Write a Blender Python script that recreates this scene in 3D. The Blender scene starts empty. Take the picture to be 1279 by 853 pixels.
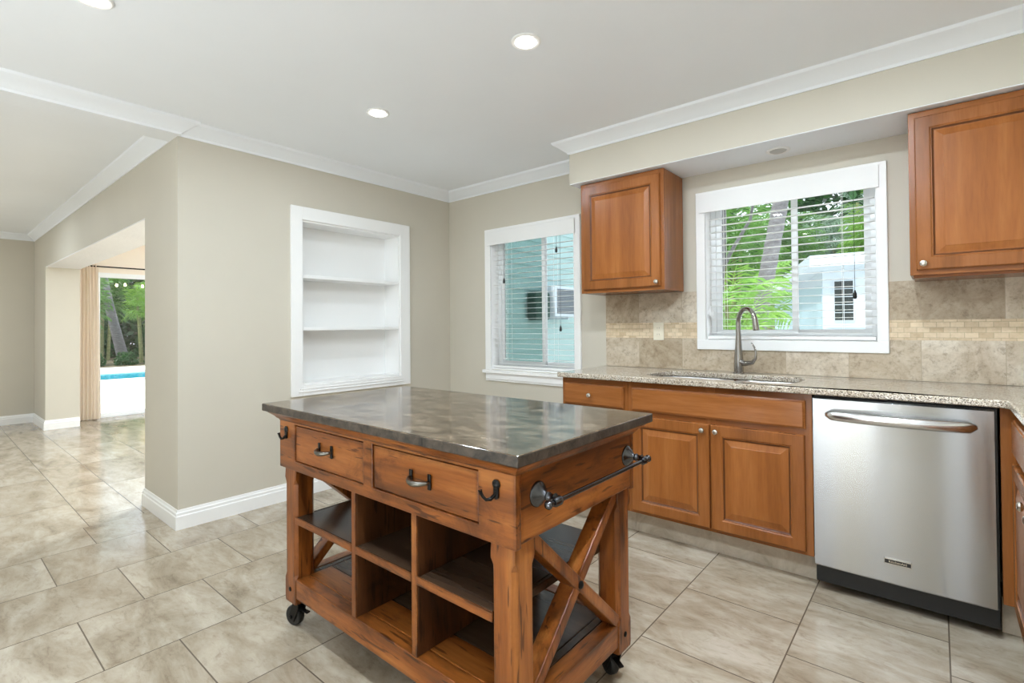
import bpy, bmesh, math, random
from mathutils import Vector, Matrix
C = bpy.context.scene.collection
SC = bpy.context.scene
PI = math.pi

# ------------------------------------------------------------------ camera
F_PX, W_PX = 629.6354, 1279.0
yaw, pitch, roll = 0.6997, 0.0114, -0.0083
Fw = Vector((-math.sin(yaw)*math.cos(pitch), math.cos(yaw)*math.cos(pitch), math.sin(pitch)))
Rt = Vector((math.cos(yaw), math.sin(yaw), 0)); Up = Rt.cross(Fw)
R2 = Rt*math.cos(roll) + Up*math.sin(roll); U2 = -Rt*math.sin(roll) + Up*math.cos(roll)
cd = bpy.data.cameras.new('camera'); cam = bpy.data.objects.new('camera', cd); C.objects.link(cam)
cd.sensor_fit = 'HORIZONTAL'; cd.sensor_width = 36.0; cd.lens = F_PX*36.0/W_PX
cd.shift_y = -26.0826/W_PX; cd.clip_start = 0.05; cd.clip_end = 200
M = Matrix((R2, U2, -Fw)).transposed().to_4x4(); M.translation = Vector((3.5098, -3.261, 1.2066))
cam.matrix_world = M
SC.camera = cam

# ------------------------------------------------------------------ world, sun, exposure
SC.view_settings.view_transform = 'Standard'; SC.view_settings.look = 'None'
SC.view_settings.exposure = 0.44; SC.view_settings.gamma = 1.0; SC.view_settings.use_curve_mapping = False
w = bpy.data.worlds.new('sky'); SC.world = w; w.use_nodes = True
wt = w.node_tree; bg = wt.nodes['Background']
bg.inputs['Color'].default_value = (0.80, 0.90, 1.0, 1); bg.inputs['Strength'].default_value = 1.8
sd = bpy.data.lights.new('sun', 'SUN'); sd.energy = 3.6; sd.angle = 0.02; sd.color = (1.0, 0.97, 0.92)
so = bpy.data.objects.new('sun', sd); C.objects.link(so)
so.rotation_euler = Vector((0.22, 0.55, -1.15)).to_track_quat('-Z', 'Y').to_euler()
ad_ = bpy.data.lights.new('added_ceiling_fill', 'AREA'); ad_.shape = 'RECTANGLE'; ad_.size = 1.5; ad_.size_y = 0.9; ad_.energy = 66.0; ad_.color = (0.86, 0.94, 1.0)
ao_ = bpy.data.objects.new('added_ceiling_fill', ad_); C.objects.link(ao_); ao_.location = (2.15, -5.1, 0.15); ao_.rotation_euler = (PI, 0, 0)   # added fill light behind the viewer, thrown up at the ceiling
LAMP_W = 9.0                                    # watts of each recessed ceiling lamp
SC.cycles.max_bounces = 10; SC.cycles.diffuse_bounces = 6; SC.cycles.glossy_bounces = 4
SC.cycles.transparent_max_bounces = 16; SC.cycles.caustics_reflective = False; SC.cycles.caustics_refractive = False
SC.cycles.sample_clamp_indirect = 6.0

# ------------------------------------------------------------------ helpers
random.seed(7)
ORG = {}                                          # world origin of each thing, so parts can be written in world coordinates

def srgb(r, g, b):
    f = lambda c: c/12.92 if c <= 0.04045 else ((c+0.055)/1.055)**2.4
    return (f(r/255), f(g/255), f(b/255), 1)

class MB:
    def __init__(s): s.bm = bmesh.new()
    def box(s, x0, x1, y0, y1, z0, z1, m=None):
        vs = [s.bm.verts.new(Vector((x, y, z)) if m is None else m @ Vector((x, y, z))) for x in (x0, x1) for y in (y0, y1) for z in (z0, z1)]
        for q in ((0,1,3,2), (4,6,7,5), (0,4,5,1), (2,3,7,6), (0,2,6,4), (1,5,7,3)):
            s.bm.faces.new([vs[i] for i in q])
        return s
    def rings(s, loops, cap0=True, cap1=True, closed=False):
        L = [[s.bm.verts.new(p) for p in lp] for lp in loops]
        n = len(L[0]); rng = range(len(L) if closed else len(L)-1)
        for i in rng:
            a, b = L[i], L[(i+1) % len(L)]
            for k in range(n):
                s.bm.faces.new((a[k], a[(k+1) % n], b[(k+1) % n], b[k]))
        if not closed:
            if cap0: s.bm.faces.new(list(reversed(L[0])))
            if cap1: s.bm.faces.new(L[-1])
        return s
    def lathe(s, prof, origin, axis=(0,0,1), n=24, cap0=True, cap1=True):
        a = Vector(axis).normalized(); t = Vector((1,0,0)) if abs(a.x) < 0.9 else Vector((0,1,0))
        u = a.cross(t).normalized(); v = a.cross(u); o = Vector(origin)
        loops = [[o + a*h + (u*math.cos(2*PI*k/n) + v*math.sin(2*PI*k/n))*max(r, 1e-4) for k in range(n)] for r, h in prof]
        return s.rings(loops, cap0, cap1)
    def cyl(s, p0, p1, r, r1=None, n=16):
        p0, p1 = Vector(p0), Vector(p1)
        return s.lathe([(r, 0), (r if r1 is None else r1, (p1-p0).length)], p0, p1-p0, n)
    def tube(s, pts, rad, n=12, flat=None, up=None):
        pts = [Vector(p) for p in pts]; loops = []; pu = Vector(up) if up else None
        for i, p in enumerate(pts):
            d = (pts[min(i+1, len(pts)-1)] - pts[max(i-1, 0)]).normalized()
            if pu is None:
                pu = Vector((0,0,1)) if abs(d.z) < 0.9 else Vector((1,0,0))
            u = (pu - d*pu.dot(d)).normalized(); pu = u; v = d.cross(u)
            r = rad[i] if hasattr(rad, '__len__') else rad
            f = flat if flat else 1.0
            loops.append([p + u*math.cos(2*PI*k/n)*r + v*math.sin(2*PI*k/n)*r*f for k in range(n)])
        return s.rings(loops)
    def bar(s, p0, p1, wid, dep, side):
        """square bar from p0 to p1; dep is measured along side"""
        p0, p1 = Vector(p0), Vector(p1); d = (p1-p0).normalized(); sd_ = Vector(side).normalized(); u = d.cross(sd_).normalized()
        lp = lambda p: [p + u*wid/2*a + sd_*dep/2*b for a, b in ((-1,-1), (1,-1), (1,1), (-1,1))]
        return s.rings([lp(p0), lp(p1)])
    def prism(s, poly, fn, d0, d1):
        """poly: 2d points; fn(u, v, d) -> xyz"""
        return s.rings([[Vector(fn(u, v, d)) for u, v in poly] for d in (d0, d1)])
    def panel(s, w_, h, rg, fn, cap=True):
        """concentric rectangles (inset, depth); fn(u, v, d) -> xyz"""
        loops = [[Vector(fn(u, v, d)) for u, v in ((i, i), (w_-i, i), (w_-i, h-i), (i, h-i))] for i, d in rg]
        return s.rings(loops, False, cap)
    def quad(s, *p): s.bm.faces.new([s.bm.verts.new(Vector(q)) for q in p]); return s
    def sweep(s, prof, path, closed=False):
        """prof: (out, z) ; path: (x, y); out is to the right-hand side of the walking direction"""
        P = [Vector((x, y)) for x, y in path]; n = len(P); loops = []
        for i, p in enumerate(P):
            ds = []
            if i > 0: ds.append((P[i]-P[i-1]).normalized())
            if i < n-1: ds.append((P[i+1]-P[i]).normalized())
            ns = [Vector((d.y, -d.x)) for d in ds]
            if len(ns) == 2:
                m = (ns[0]+ns[1]).normalized(); m = m/max(0.2, m.dot(ns[0]))
            else: m = ns[0]
            loops.append([Vector((p.x+m.x*o, p.y+m.y*o, z)) for o, z in prof])
        return s.rings(loops)
    def build(s, name, mat, parent=None, bevel=0, seg=2, smooth=False, local=False, angle=40):
        bmesh.ops.recalc_face_normals(s.bm, faces=s.bm.faces)
        me = bpy.data.meshes.new(name); 
        if parent is not None and not local:
            o_ = ORG.get(parent.name, Vector((0,0,0)))
            for v in s.bm.verts: v.co -= o_
        s.bm.to_mesh(me); s.bm.free(); me.materials.append(mat)
        ob = bpy.data.objects.new(name, me); C.objects.link(ob)
        if parent is not None:
            ob.parent = parent; ORG[ob.name] = ORG.get(parent.name, Vector((0,0,0)))
        if smooth:
            for p in me.polygons: p.use_smooth = True
        if bevel:
            md = ob.modifiers.new('bevel', 'BEVEL'); md.width = bevel; md.segments = seg; md.limit_method = 'ANGLE'; md.angle_limit = math.radians(35)
            md.harden_normals = False
        if smooth:
            try: me.set_sharp_from_angle(angle=math.radians(angle))
            except Exception: pass
        return ob

def thing(name, label, cat, loc, rz=0, group=None):
    o = bpy.data.objects.new(name, None); C.objects.link(o); o.location = loc; o.rotation_euler = (0, 0, rz)
    o.empty_display_size = 0.1
    o['label'] = label; o['category'] = cat
    if group: o['group'] = group
    ORG[o.name] = Vector(loc); return o
def tag(o, label, cat, group=None, kind=None):
    o['label'] = label; o['category'] = cat
    if group: o['group'] = group
    if kind: o['kind'] = kind
    return o
def struct(o, label, cat='room'):
    o['kind'] = 'structure'; o['label'] = label; o['category'] = cat; return o
def sroot(name, label, cat, loc=(0,0,0)):
    o = thing(name, label, cat, loc); o['kind'] = 'structure'; return o
def copy_tree(o, parent=None):
    c = o.copy(); C.objects.link(c)
    if parent is not None: c.parent = parent
    for ch in list(o.children): copy_tree(ch, c)
    return c
def ext_curve(polys, fn, d0, d1, name, mat, parent=None):
    """flat shape with holes, extruded; polys: outer loop then hole loops; fn(u, v, d) -> xyz"""
    cu = bpy.data.curves.new('tmp', 'CURVE'); cu.dimensions = '2D'; cu.fill_mode = 'BOTH'; cu.extrude = 0.5
    for pl in polys:
        sp = cu.splines.new('POLY'); sp.points.add(len(pl)-1); sp.use_cyclic_u = True
        for i, (u, v) in enumerate(pl): sp.points[i].co = (u, v, 0, 1)
    ob = bpy.data.objects.new('tmp', cu); C.objects.link(ob)
    dg = bpy.context.evaluated_depsgraph_get(); me = bpy.data.meshes.new_from_object(ob.evaluated_get(dg), depsgraph=dg)
    bpy.data.objects.remove(ob); bpy.data.curves.remove(cu)
    mb = MB(); mb.bm.from_mesh(me); bpy.data.meshes.remove(me)
    for v in mb.bm.verts:
        t = v.co.z + 0.5; v.co = Vector(fn(v.co.x, v.co.y, d0+(d1-d0)*t))
    bmesh.ops.remove_doubles(mb.bm, verts=mb.bm.verts, dist=1e-5)
    return mb
def rrect(x0, x1, y0, y1, r, n=6):
    pts = []
    for cx, cy, a0 in ((x1-r, y1-r, 0), (x0+r, y1-r, PI/2), (x0+r, y0+r, PI), (x1-r, y0+r, 1.5*PI)):
        for k in range(n+1):
            a = a0 + PI/2*k/n; pts.append((cx+r*math.cos(a), cy+r*math.sin(a)))
    return pts
def rect(x0, x1, y0, y1): return [(x0, y0), (x1, y0), (x1, y1), (x0, y1)]

# ------------------------------------------------------------------ materials
class NT:
    def __init__(s, name):
        s.m = bpy.data.materials.new(name); s.m.use_nodes = True; s.t = s.m.node_tree; s.n = s.t.nodes
        s.b = s.n['Principled BSDF']
    def new(s, typ, **kw):
        n = s.n.new(typ)
        for k, v in kw.items(): setattr(n, k, v)
        return n
    def link(s, a, b): s.t.links.new(a, b)
    def coord(s, scale=(1,1,1), rand=True, kind='Object'):
        tc = s.new('ShaderNodeTexCoord'); mp = s.new('ShaderNodeMapping'); mp.inputs['Scale'].default_value = scale
        s.link(tc.outputs[kind], mp.inputs['Vector'])
        if rand:
            oi = s.new('ShaderNodeObjectInfo'); mu = s.new('ShaderNodeMath', operation='MULTIPLY'); mu.inputs[1].default_value = 37.0
            s.link(oi.outputs['Random'], mu.inputs[0]); ad = s.new('ShaderNodeVectorMath', operation='ADD')
            s.link(mp.outputs[0], ad.inputs[0]); s.link(mu.outputs[0], ad.inputs[1]); return ad.outputs[0]
        return mp.outputs[0]
    def noise(s, vec, scale, detail=4, rough=0.55, dist=0.0):
        n = s.new('ShaderNodeTexNoise'); n.inputs['Scale'].default_value = scale; n.inputs['Detail'].default_value = detail
        n.inputs['Roughness'].default_value = rough; n.inputs['Distortion'].default_value = dist; s.link(vec, n.inputs['Vector']); return n.outputs['Fac']
    def ramp(s, fac, stops, interp='LINEAR'):
        r = s.new('ShaderNodeValToRGB'); r.color_ramp.interpolation = interp; e = r.color_ramp.elements
        while len(e) > 1: e.remove(e[-1])
        e[0].position = stops[0][0]; e[0].color = stops[0][1]
        for p, c in stops[1:]:
            k = e.new(p); k.color = c
        s.link(fac, r.inputs[0]); return r.outputs[0]
    def mix(s, a, b, fac, mode='MIX'):
        m = s.new('ShaderNodeMix', data_type='RGBA', blend_type=mode)
        for sock, v in ((m.inputs[6], a), (m.inputs[7], b), (m.inputs[0], fac)):
            if hasattr(v, 'is_linked'): s.link(v, sock)
            else: sock.default_value = v
        return m.outputs[2]
    def bump(s, h, strength=0.1, dist=0.01):
        b = s.new('ShaderNodeBump'); b.inputs['Strength'].default_value = strength; b.inputs['Distance'].default_value = dist
        s.link(h, b.inputs['Height']); s.link(b.outputs[0], s.b.inputs['Normal'])
    def base(s, v):
        if hasattr(v, 'is_linked'): s.link(v, s.b.inputs['Base Color'])
        else: s.b.inputs['Base Color'].default_value = v
    def set(s, **kw):
        for k, v in kw.items(): s.b.inputs[k.replace('_', ' ')].default_value = v
        return s.m

def paint(name, col, rough=0.6, var=0.03, bump=0.05, scale=60):
    n = NT(name); v = n.coord(rand=False); f = n.noise(v, 1.3, 3)
    d = tuple(c*(1-var) for c in col[:3])+(1,); l = tuple(min(1, c*(1+var)) for c in col[:3])+(1,)
    n.base(n.ramp(f, [(0.3, d), (0.7, l)]))
    if bump: n.bump(n.noise(v, scale, 5), bump, 0.004)
    return n.set(Roughness=rough)
def plain(name, col, rough=0.5, metal=0.0, **kw):
    n = NT(name); v = n.coord(); f = n.noise(v, 25, 3)
    n.base(n.ramp(f, [(0.35, tuple(c*0.94 for c in col[:3])+(1,)), (0.65, col)]))
    return n.set(Roughness=rough, Metallic=metal, **kw)
def wood(name, dark, mid, light, axis, rough=0.35, grain=1.0, knots=False, edge=0.0):
    n = NT(name); k = 0.09
    sc = {'x': (k,1,1), 'y': (1,k,1), 'z': (1,1,k)}[axis]
    v = n.coord(tuple(c*1.0 for c in sc))
    f1 = n.noise(v, 9*grain, 5, 0.6, 0.4); col = n.ramp(f1, [(0.28, dark), (0.5, mid), (0.74, light)])
    f2 = n.noise(v, 110*grain, 3, 0.6); g = n.ramp(f2, [(0.35, (0.72,0.68,0.64,1)), (0.6, (1,1,1,1))])
    col = n.mix(col, g, 0.6 if knots else 0.35, 'MULTIPLY')
    if knots:
        v2 = n.coord(tuple(c*0.5+0.5 for c in sc)); f3 = n.noise(v2, 5.5, 7, 0.7, 0.9)
        bl = n.ramp(f3, [(0.33, (0.30,0.25,0.21,1)), (0.47, (0.92,0.90,0.88,1)), (0.60, (1.0,1.0,1.0,1))])
        col = n.mix(col, bl, 0.85, 'MULTIPLY')
        v3 = n.coord(tuple(c*0.8+0.02 for c in sc)); f4 = n.noise(v3, 75, 2, 0.5)
        pit = n.ramp(f4, [(0.33, (0.2,0.15,0.12,1)), (0.375, (1,1,1,1))]); col = n.mix(col, pit, 0.8, 'MULTIPLY')
        n.bump(f2, 0.25, 0.003)
    else: n.bump(f2, 0.06, 0.001); n.b.inputs['Specular IOR Level'].default_value = 0.32
    if edge:                                     # old finish: the arrises are rubbed dark
        bv = n.new('ShaderNodeBevel', samples=4); bv.inputs['Radius'].default_value = 0.022; ge = n.new('ShaderNodeNewGeometry')
        dt = n.new('ShaderNodeVectorMath', operation='DOT_PRODUCT'); n.link(bv.outputs[0], dt.inputs[0]); n.link(ge.outputs['True Normal'], dt.inputs[1])
        fe = n.noise(n.coord((1,1,1)), 28, 4, 0.7); em = n.ramp(dt.outputs['Value'], [(0.86, (0,0,0,1)), (0.995, (1,1,1,1))])
        mxx = n.mix(em, (1,1,1,1), n.ramp(fe, [(0.46, (0.0,)*3+(1,)), (0.66, (0.7,)*3+(1,))])); col = n.mix(col, n.mix((0.30,0.24,0.2,1), (1,1,1,1), mxx), edge, 'MULTIPLY')
    n.base(col); return n.set(Roughness=rough)

def tile_floor(name, swap, cu, cv, bw, rh, off=0.5):
    n = NT(name); tc = n.new('ShaderNodeTexCoord'); sp = n.new('ShaderNodeSeparateXYZ'); n.link(tc.outputs['Object'], sp.inputs[0])
    ax = n.new('ShaderNodeMath', operation='ADD'); ay = n.new('ShaderNodeMath', operation='ADD')
    ax.inputs[1].default_value = cu; ay.inputs[1].default_value = cv
    n.link(sp.outputs[1 if swap else 0], ax.inputs[0]); n.link(sp.outputs[0 if swap else 1], ay.inputs[0])
    cb = n.new('ShaderNodeCombineXYZ'); n.link(ax.outputs[0], cb.inputs[0]); n.link(ay.outputs[0], cb.inputs[1])
    br = n.new('ShaderNodeTexBrick', offset=off, offset_frequency=2, squash=1.0)
    for k, v in dict(Scale=1.0).items(): br.inputs[k].default_value = v
    br.inputs['Brick Width'].default_value = bw; br.inputs['Row Height'].default_value = rh
    br.inputs['Mortar Size'].default_value = 0.0026; br.inputs['Mortar Smooth'].default_value = 0.15; br.inputs['Bias'].default_value = 0
    br.inputs['Color1'].default_value = (0,0,0,1); br.inputs['Color2'].default_value = (1,1,1,1); br.inputs['Mortar'].default_value = (0.5,0.5,0.5,1)
    n.link(cb.outputs[0], br.inputs['Vector'])
    # veins: every tile looks at its own patch of the noise
    mp = n.new('ShaderNodeMapping'); mp.inputs['Scale'].default_value = (1.0, 2.3, 1) ; n.link(tc.outputs['Object'], mp.inputs[0])
    sv = n.new('ShaderNodeVectorMath', operation='SCALE'); n.link(br.outputs['Color'], sv.inputs[0]); sv.inputs['Scale'].default_value = 23.0
    ad = n.new('ShaderNodeVectorMath', operation='ADD'); n.link(mp.outputs[0], ad.inputs[0]); n.link(sv.outputs[0], ad.inputs[1])
    f1 = n.noise(ad.outputs[0], 2.8, 8, 0.66, 0.5); f2 = n.noise(ad.outputs[0], 13, 8, 0.75, 0.7)
    c1 = n.ramp(f1, [(0.30, srgb(144,129,110)), (0.43, srgb(171,158,139)), (0.55, srgb(189,178,161)), (0.72, srgb(206,197,183))])
    c2 = n.ramp(f2, [(0.32, (0.60,0.55,0.50,1)), (0.47, (0.93,0.92,0.90,1)), (0.65, (1,1,1,1))])
    col = n.mix(c1, c2, 0.75, 'MULTIPLY')
    tone = n.ramp(br.outputs['Color'], [(0.0, (0.86,0.84,0.81,1)), (0.5, (0.98,0.97,0.95,1)), (1.0, (1,1,1,1))])
    col = n.mix(col, tone, 0.9, 'MULTIPLY')
    col = n.mix(col, srgb(104,92,78), br.outputs['Fac']); n.base(col)
    inv = n.new('ShaderNodeMath', operation='SUBTRACT'); inv.inputs[0].default_value = 1.0; n.link(br.outputs['Fac'], inv.inputs[1])
    n.bump(inv.outputs[0], 0.35, 0.004)
    rr = n.ramp(f2, [(0.3, (0.22,)*3+(1,)), (0.6, (0.11,)*3+(1,))]); n.link(rr, n.b.inputs['Roughness'])
    n.b.inputs['Specular IOR Level'].default_value = 0.5
    return n.m

def stone(name, cols, scale, rough, fleck=None, dist=0.3, bump=0.0, stretch=(1,1,1), fine=0):
    n = NT(name); v = n.coord(stretch); f = n.noise(v, scale, 8, 0.68, dist)
    col = n.ramp(f, cols)
    if fleck:
        fs, lo, hi, fc = fleck
        f2 = n.noise(v, fs, 3, 0.6); col = n.mix(col, fc, n.ramp(f2, [(lo, (0,0,0,1)), (hi, (1,1,1,1))]))
    if fine: col = n.mix(col, n.ramp(n.noise(v, fine, 8, 0.75, 0.6), [(0.36, (0.52,0.49,0.46,1)), (0.5, (0.95,0.94,0.92,1)), (0.64, (1.18,1.17,1.15,1))]), 0.9, 'MULTIPLY')
    n.base(col)
    if bump: n.bump(f, bump, 0.003)
    return n.set(Roughness=rough)
def granite(name):
    n = NT(name); v = n.coord(rand=False)
    vo = n.new('ShaderNodeTexVoronoi'); vo.inputs['Scale'].default_value = 330; n.link(v, vo.inputs['Vector'])
    sp = n.new('ShaderNodeSeparateColor'); n.link(vo.outputs['Color'], sp.inputs[0])
    col = n.ramp(sp.outputs[0], [(0.0, srgb(92,82,74)), (0.16, srgb(148,134,118)), (0.34, srgb(188,175,156)), (0.60, srgb(210,201,186)), (0.84, srgb(228,221,209))], 'CONSTANT')
    f = n.noise(v, 14, 5, 0.6); col = n.mix(col, n.ramp(f, [(0.35, (0.80,0.74,0.68,1)), (0.6, (1,1,1,1))]), 0.7, 'MULTIPLY')
    n.base(col); return n.set(Roughness=0.12)
def glass(name, tint=(1,1,1,1), refl=0.12):
    n = NT(name); n.n.remove(n.b); out = n.n['Material Output']
    tr = n.new('ShaderNodeBsdfTransparent'); tr.inputs[0].default_value = tint
    gl = n.new('ShaderNodeBsdfGlossy'); gl.inputs['Roughness'].default_value = 0.01
    fr = n.new('ShaderNodeFresnel'); fr.inputs[0].default_value = 1.3
    mx = n.new('ShaderNodeMixShader'); n.link(fr.outputs[0], mx.inputs[0]); n.link(tr.outputs[0], mx.inputs[1]); n.link(gl.outputs[0], mx.inputs[2])
    n.link(mx.outputs[0], out.inputs[0]); return n.m
def steel(name, base=(0.62,0.62,0.61,1), rough=0.28, axis='x', aniso=0.8):
    n = NT(name); v = n.coord((1,1,300)); f = n.noise(v, 3, 2); n.base(n.ramp(f, [(0.3, tuple(c*0.97 for c in base[:3])+(1,)), (0.7, base)]))
    n.b.inputs['Roughness'].default_value = rough
    n.b.inputs['Metallic'].default_value = 1.0
    if aniso:
        n.b.inputs['Anisotropic'].default_value = aniso; n.b.inputs['Anisotropic Rotation'].default_value = 0.25
        tg = n.new('ShaderNodeTangent', direction_type='UV_MAP', uv_map='brush'); n.link(tg.outputs[0], n.b.inputs['Tangent'])
    return n.m
def emit(name, col, s):
    n = NT(name); n.b.inputs['Base Color'].default_value = col; n.b.inputs['Emission Color'].default_value = col; n.b.inputs['Emission Strength'].default_value = s; return n.m
def leafmat(name, a, b, c):
    n = NT(name); v = n.coord(); f = n.noise(v, 3.0, 4, 0.7)
    n.base(n.ramp(f, [(0.3, a), (0.5, b), (0.7, c)])); n.set(Roughness=0.42)
    out = n.n['Material Output']; tl = n.new('ShaderNodeBsdfTranslucent'); tl.inputs[0].default_value = c
    mx = n.new('ShaderNodeMixShader'); mx.inputs[0].default_value = 0.3; n.link(n.b.outputs[0], mx.inputs[1]); n.link(tl.outputs[0], mx.inputs[2]); n.link(mx.outputs[0], out.inputs[0])
    return n.m

WALL = paint('wall_paint', srgb(203,197,183)); WALL_LIGHT = paint('sunroom_paint', srgb(243,232,218))
CEIL = paint('ceiling_paint', srgb(240,244,249), 0.75, 0.015, 0.12, 35)
STUCCO = paint('stucco_ceiling', srgb(240,240,240), 0.8, 0.03, 0.9, 30)
TRIM = paint('white_trim', srgb(243,243,242), 0.35, 0.01, 0)
BLIND = paint('blind_white', srgb(240,240,239), 0.4, 0.01, 0)
VINYL = paint('vinyl_white', srgb(238,240,241), 0.35, 0.01, 0)
FLOOR_K = tile_floor('kitchen_tile', True, 1.89575, -0.3247, 0.4625, 0.458)
FLOOR_L = tile_floor('living_tile', False, 0.2, 2.56, 0.915, 0.4625)
FLOOR_S = tile_floor('sunroom_tile', False, 0.1, 2.28, 0.915, 0.4625)
GLASS = glass('pane_glass'); SCREEN = glass('screened_glass', (0.70,0.76,0.74,1))
CAB = {a: wood('maple_'+a, srgb(122,72,33), srgb(149,91,45), srgb(169,108,60), a, 0.24) for a in 'xz'}
CABP = wood('maple_panel', srgb(132,77,33), srgb(157,95,45), srgb(176,114,62), 'z', 0.28)
ISL = {a: wood('rustic_'+a, srgb(80,42,15), srgb(158,91,37), srgb(200,132,68), a, 0.34, 1.0, True, 0.9) for a in 'xyz'}
ISL_SHADE = {a: wood('rustic_dark_'+a, srgb(48,28,14), srgb(84,50,26), srgb(116,74,42), a, 0.4, 1.0, True) for a in 'z'}  # divider wood darkened to hold the shade inside the island
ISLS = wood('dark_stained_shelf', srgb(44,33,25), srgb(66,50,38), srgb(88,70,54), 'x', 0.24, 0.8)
SLATE = stone('island_stone', [(0.32, srgb(44,35,27)), (0.45, srgb(72,60,47)), (0.55, srgb(100,86,70)), (0.70, srgb(134,119,101))], 13, 0.11, (85, 0.70, 0.75, srgb(176,167,152)), 0.6, 0.0, (0.8,1.5,1), 20)
SLATE_EDGE = stone('island_stone_edge', [(0.35, srgb(34,29,25)), (0.65, srgb(84,74,64))], 30, 0.45, None, 0.5, 0.6)
GRANITE = granite('granite')
IRON = plain('black_iron', (0.018,0.017,0.016,1), 0.38, 0.7); PEWTER = plain('dark_pewter', (0.10,0.10,0.105,1), 0.25, 1.0)
BRONZE = plain('worn_bronze', (0.20,0.19,0.165,1), 0.3, 1.0)
RUBBER = plain('black_rubber', (0.015,0.015,0.015,1), 0.5); BLACK = plain('black_plastic', (0.012,0.012,0.012,1), 0.35)
STEEL = steel('brushed_steel', (0.47,0.47,0.467,1), 0.20, 'x', 1.0); STEEL_BAR = steel('handle_steel', (0.72,0.72,0.72,1), 0.22, 'x', 0.0)
NICKEL = plain('satin_nickel', (0.66,0.62,0.55,1), 0.25, 1.0); FAUCET = plain('faucet_steel', (0.36,0.34,0.32,1), 0.22, 1.0)
SINK = steel('sink_steel', (0.6,0.6,0.6,1), 0.3, 'x', 0.0)
IVORY = plain('ivory_plate', srgb(232,224,205), 0.35)
CURT = paint('curtain_cloth', srgb(236,216,190), 0.9, 0.05, 0.2, 300)
TEAL = paint('teal_siding', srgb(150,176,176), 0.7, 0.04, 0.1, 40); SHEDW = paint('shed_white', srgb(186,197,206), 0.6, 0.02, 0.05)
SHEDB = paint('shed_blue', srgb(162,186,194), 0.6, 0.02, 0.05)
CONC = paint('pool_concrete', srgb(232,230,224), 0.85, 0.04, 0.2, 50)
YARD_BOUNCE = paint('yard_bounce', srgb(238,236,230), 0.9, 0.03, 0.2, 30); SOIL = paint('soil', srgb(92,84,62), 0.95, 0.2, 0.4, 20)
LAMP_ON = emit('lamp_glow', (1,0.98,0.94,1), 8.0); BULB = emit('warm_bulb', (1,0.72,0.38,1), 14.0)
SMOKED = plain('unlit_lens', srgb(190,188,184), 0.4)
LEAF = [leafmat('leaf_bright', (0.035,0.13,0.010,1), (0.11,0.29,0.025,1), (0.27,0.46,0.07,1)),
        leafmat('leaf_mid', (0.025,0.09,0.014,1), (0.07,0.20,0.028,1), (0.17,0.34,0.065,1)),
        leafmat('leaf_dark', (0.010,0.045,0.010,1), (0.022,0.085,0.018,1), (0.05,0.15,0.035,1)),
        leafmat('leaf_silver', (0.06,0.13,0.07,1), (0.14,0.24,0.15,1), (0.25,0.36,0.24,1))]
BARK = stone('palm_bark', [(0.3, srgb(84,82,82)), (0.6, srgb(122,121,122)), (0.8, srgb(152,151,152))], 6, 0.9, None, 0.4, 0.5, (1,1,4))
BARK_G = stone('green_cane', [(0.3, srgb(92,96,54)), (0.7, srgb(140,142,92))], 5, 0.7, None, 0.3, 0.2, (1,1,4))
m_ = NT('pool_water'); m_.base((0.01,0.34,0.46,1)); m_.set(Specular_IOR_Level=0.15); m_.bump(m_.noise(m_.coord(rand=False), 5, 3), 0.25, 0.03); WATER = m_.set(Roughness=0.06)

def backsplash_big(name):
    n = NT(name); tc = n.new('ShaderNodeTexCoord'); sp = n.new('ShaderNodeSeparateXYZ'); n.link(tc.outputs['Object'], sp.inputs[0])
    a = n.new('ShaderNodeMath', operation='ADD'); a.inputs[1].default_value = -1.668; n.link(sp.outputs[0], a.inputs[0])
    b = n.new('ShaderNodeMath', operation='ADD'); b.inputs[1].default_value = -0.915; n.link(sp.outputs[2], b.inputs[0])
    cb = n.new('ShaderNodeCombineXYZ'); n.link(a.outputs[0], cb.inputs[0]); n.link(b.outputs[0], cb.inputs[1])
    br = n.new('ShaderNodeTexBrick', offset=0.0, offset_frequency=2); br.inputs['Scale'].default_value = 1
    br.inputs['Brick Width'].default_value = 0.3045; br.inputs['Row Height'].default_value = 0.3075; br.inputs['Mortar Size'].default_value = 0.0012
    br.inputs['Color1'].default_value = (0,0,0,1); br.inputs['Color2'].default_value = (1,1,1,1); br.inputs['Mortar'].default_value = (.5,.5,.5,1)
    n.link(cb.outputs[0], br.inputs['Vector'])
    sv = n.new('ShaderNodeVectorMath', operation='SCALE'); sv.inputs['Scale'].default_value = 19.0; n.link(br.outputs['Color'], sv.inputs[0])
    ad = n.new('ShaderNodeVectorMath', operation='ADD'); n.link(tc.outputs['Object'], ad.inputs[0]); n.link(sv.outputs[0], ad.inputs[1])
    f1 = n.noise(ad.outputs[0], 4, 8, 0.65, 1.0); f2 = n.noise(ad.outputs[0], 30, 8, 0.8, 0.25)
    col = n.ramp(f1, [(0.3, srgb(182,165,143)), (0.5, srgb(211,199,181)), (0.7, srgb(230,223,211))])
    col = n.mix(col, n.ramp(f2, [(0.36, (0.50,0.45,0.40,1)), (0.47, (0.88,0.86,0.83,1)), (0.58, (1,1,1,1))]), 0.85, 'MULTIPLY')
    tone = n.ramp(br.outputs['Color'], [(0.0, (0.66,0.60,0.52,1)), (0.45, (0.84,0.80,0.74,1)), (1.0, (1.0,1.0,1.0,1))])
    col = n.mix(col, tone, 1.0, 'MULTIPLY'); col = n.mix(col, srgb(170,156,134), br.outputs['Fac']); n.base(col)
    return n.set(Roughness=0.35)
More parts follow.
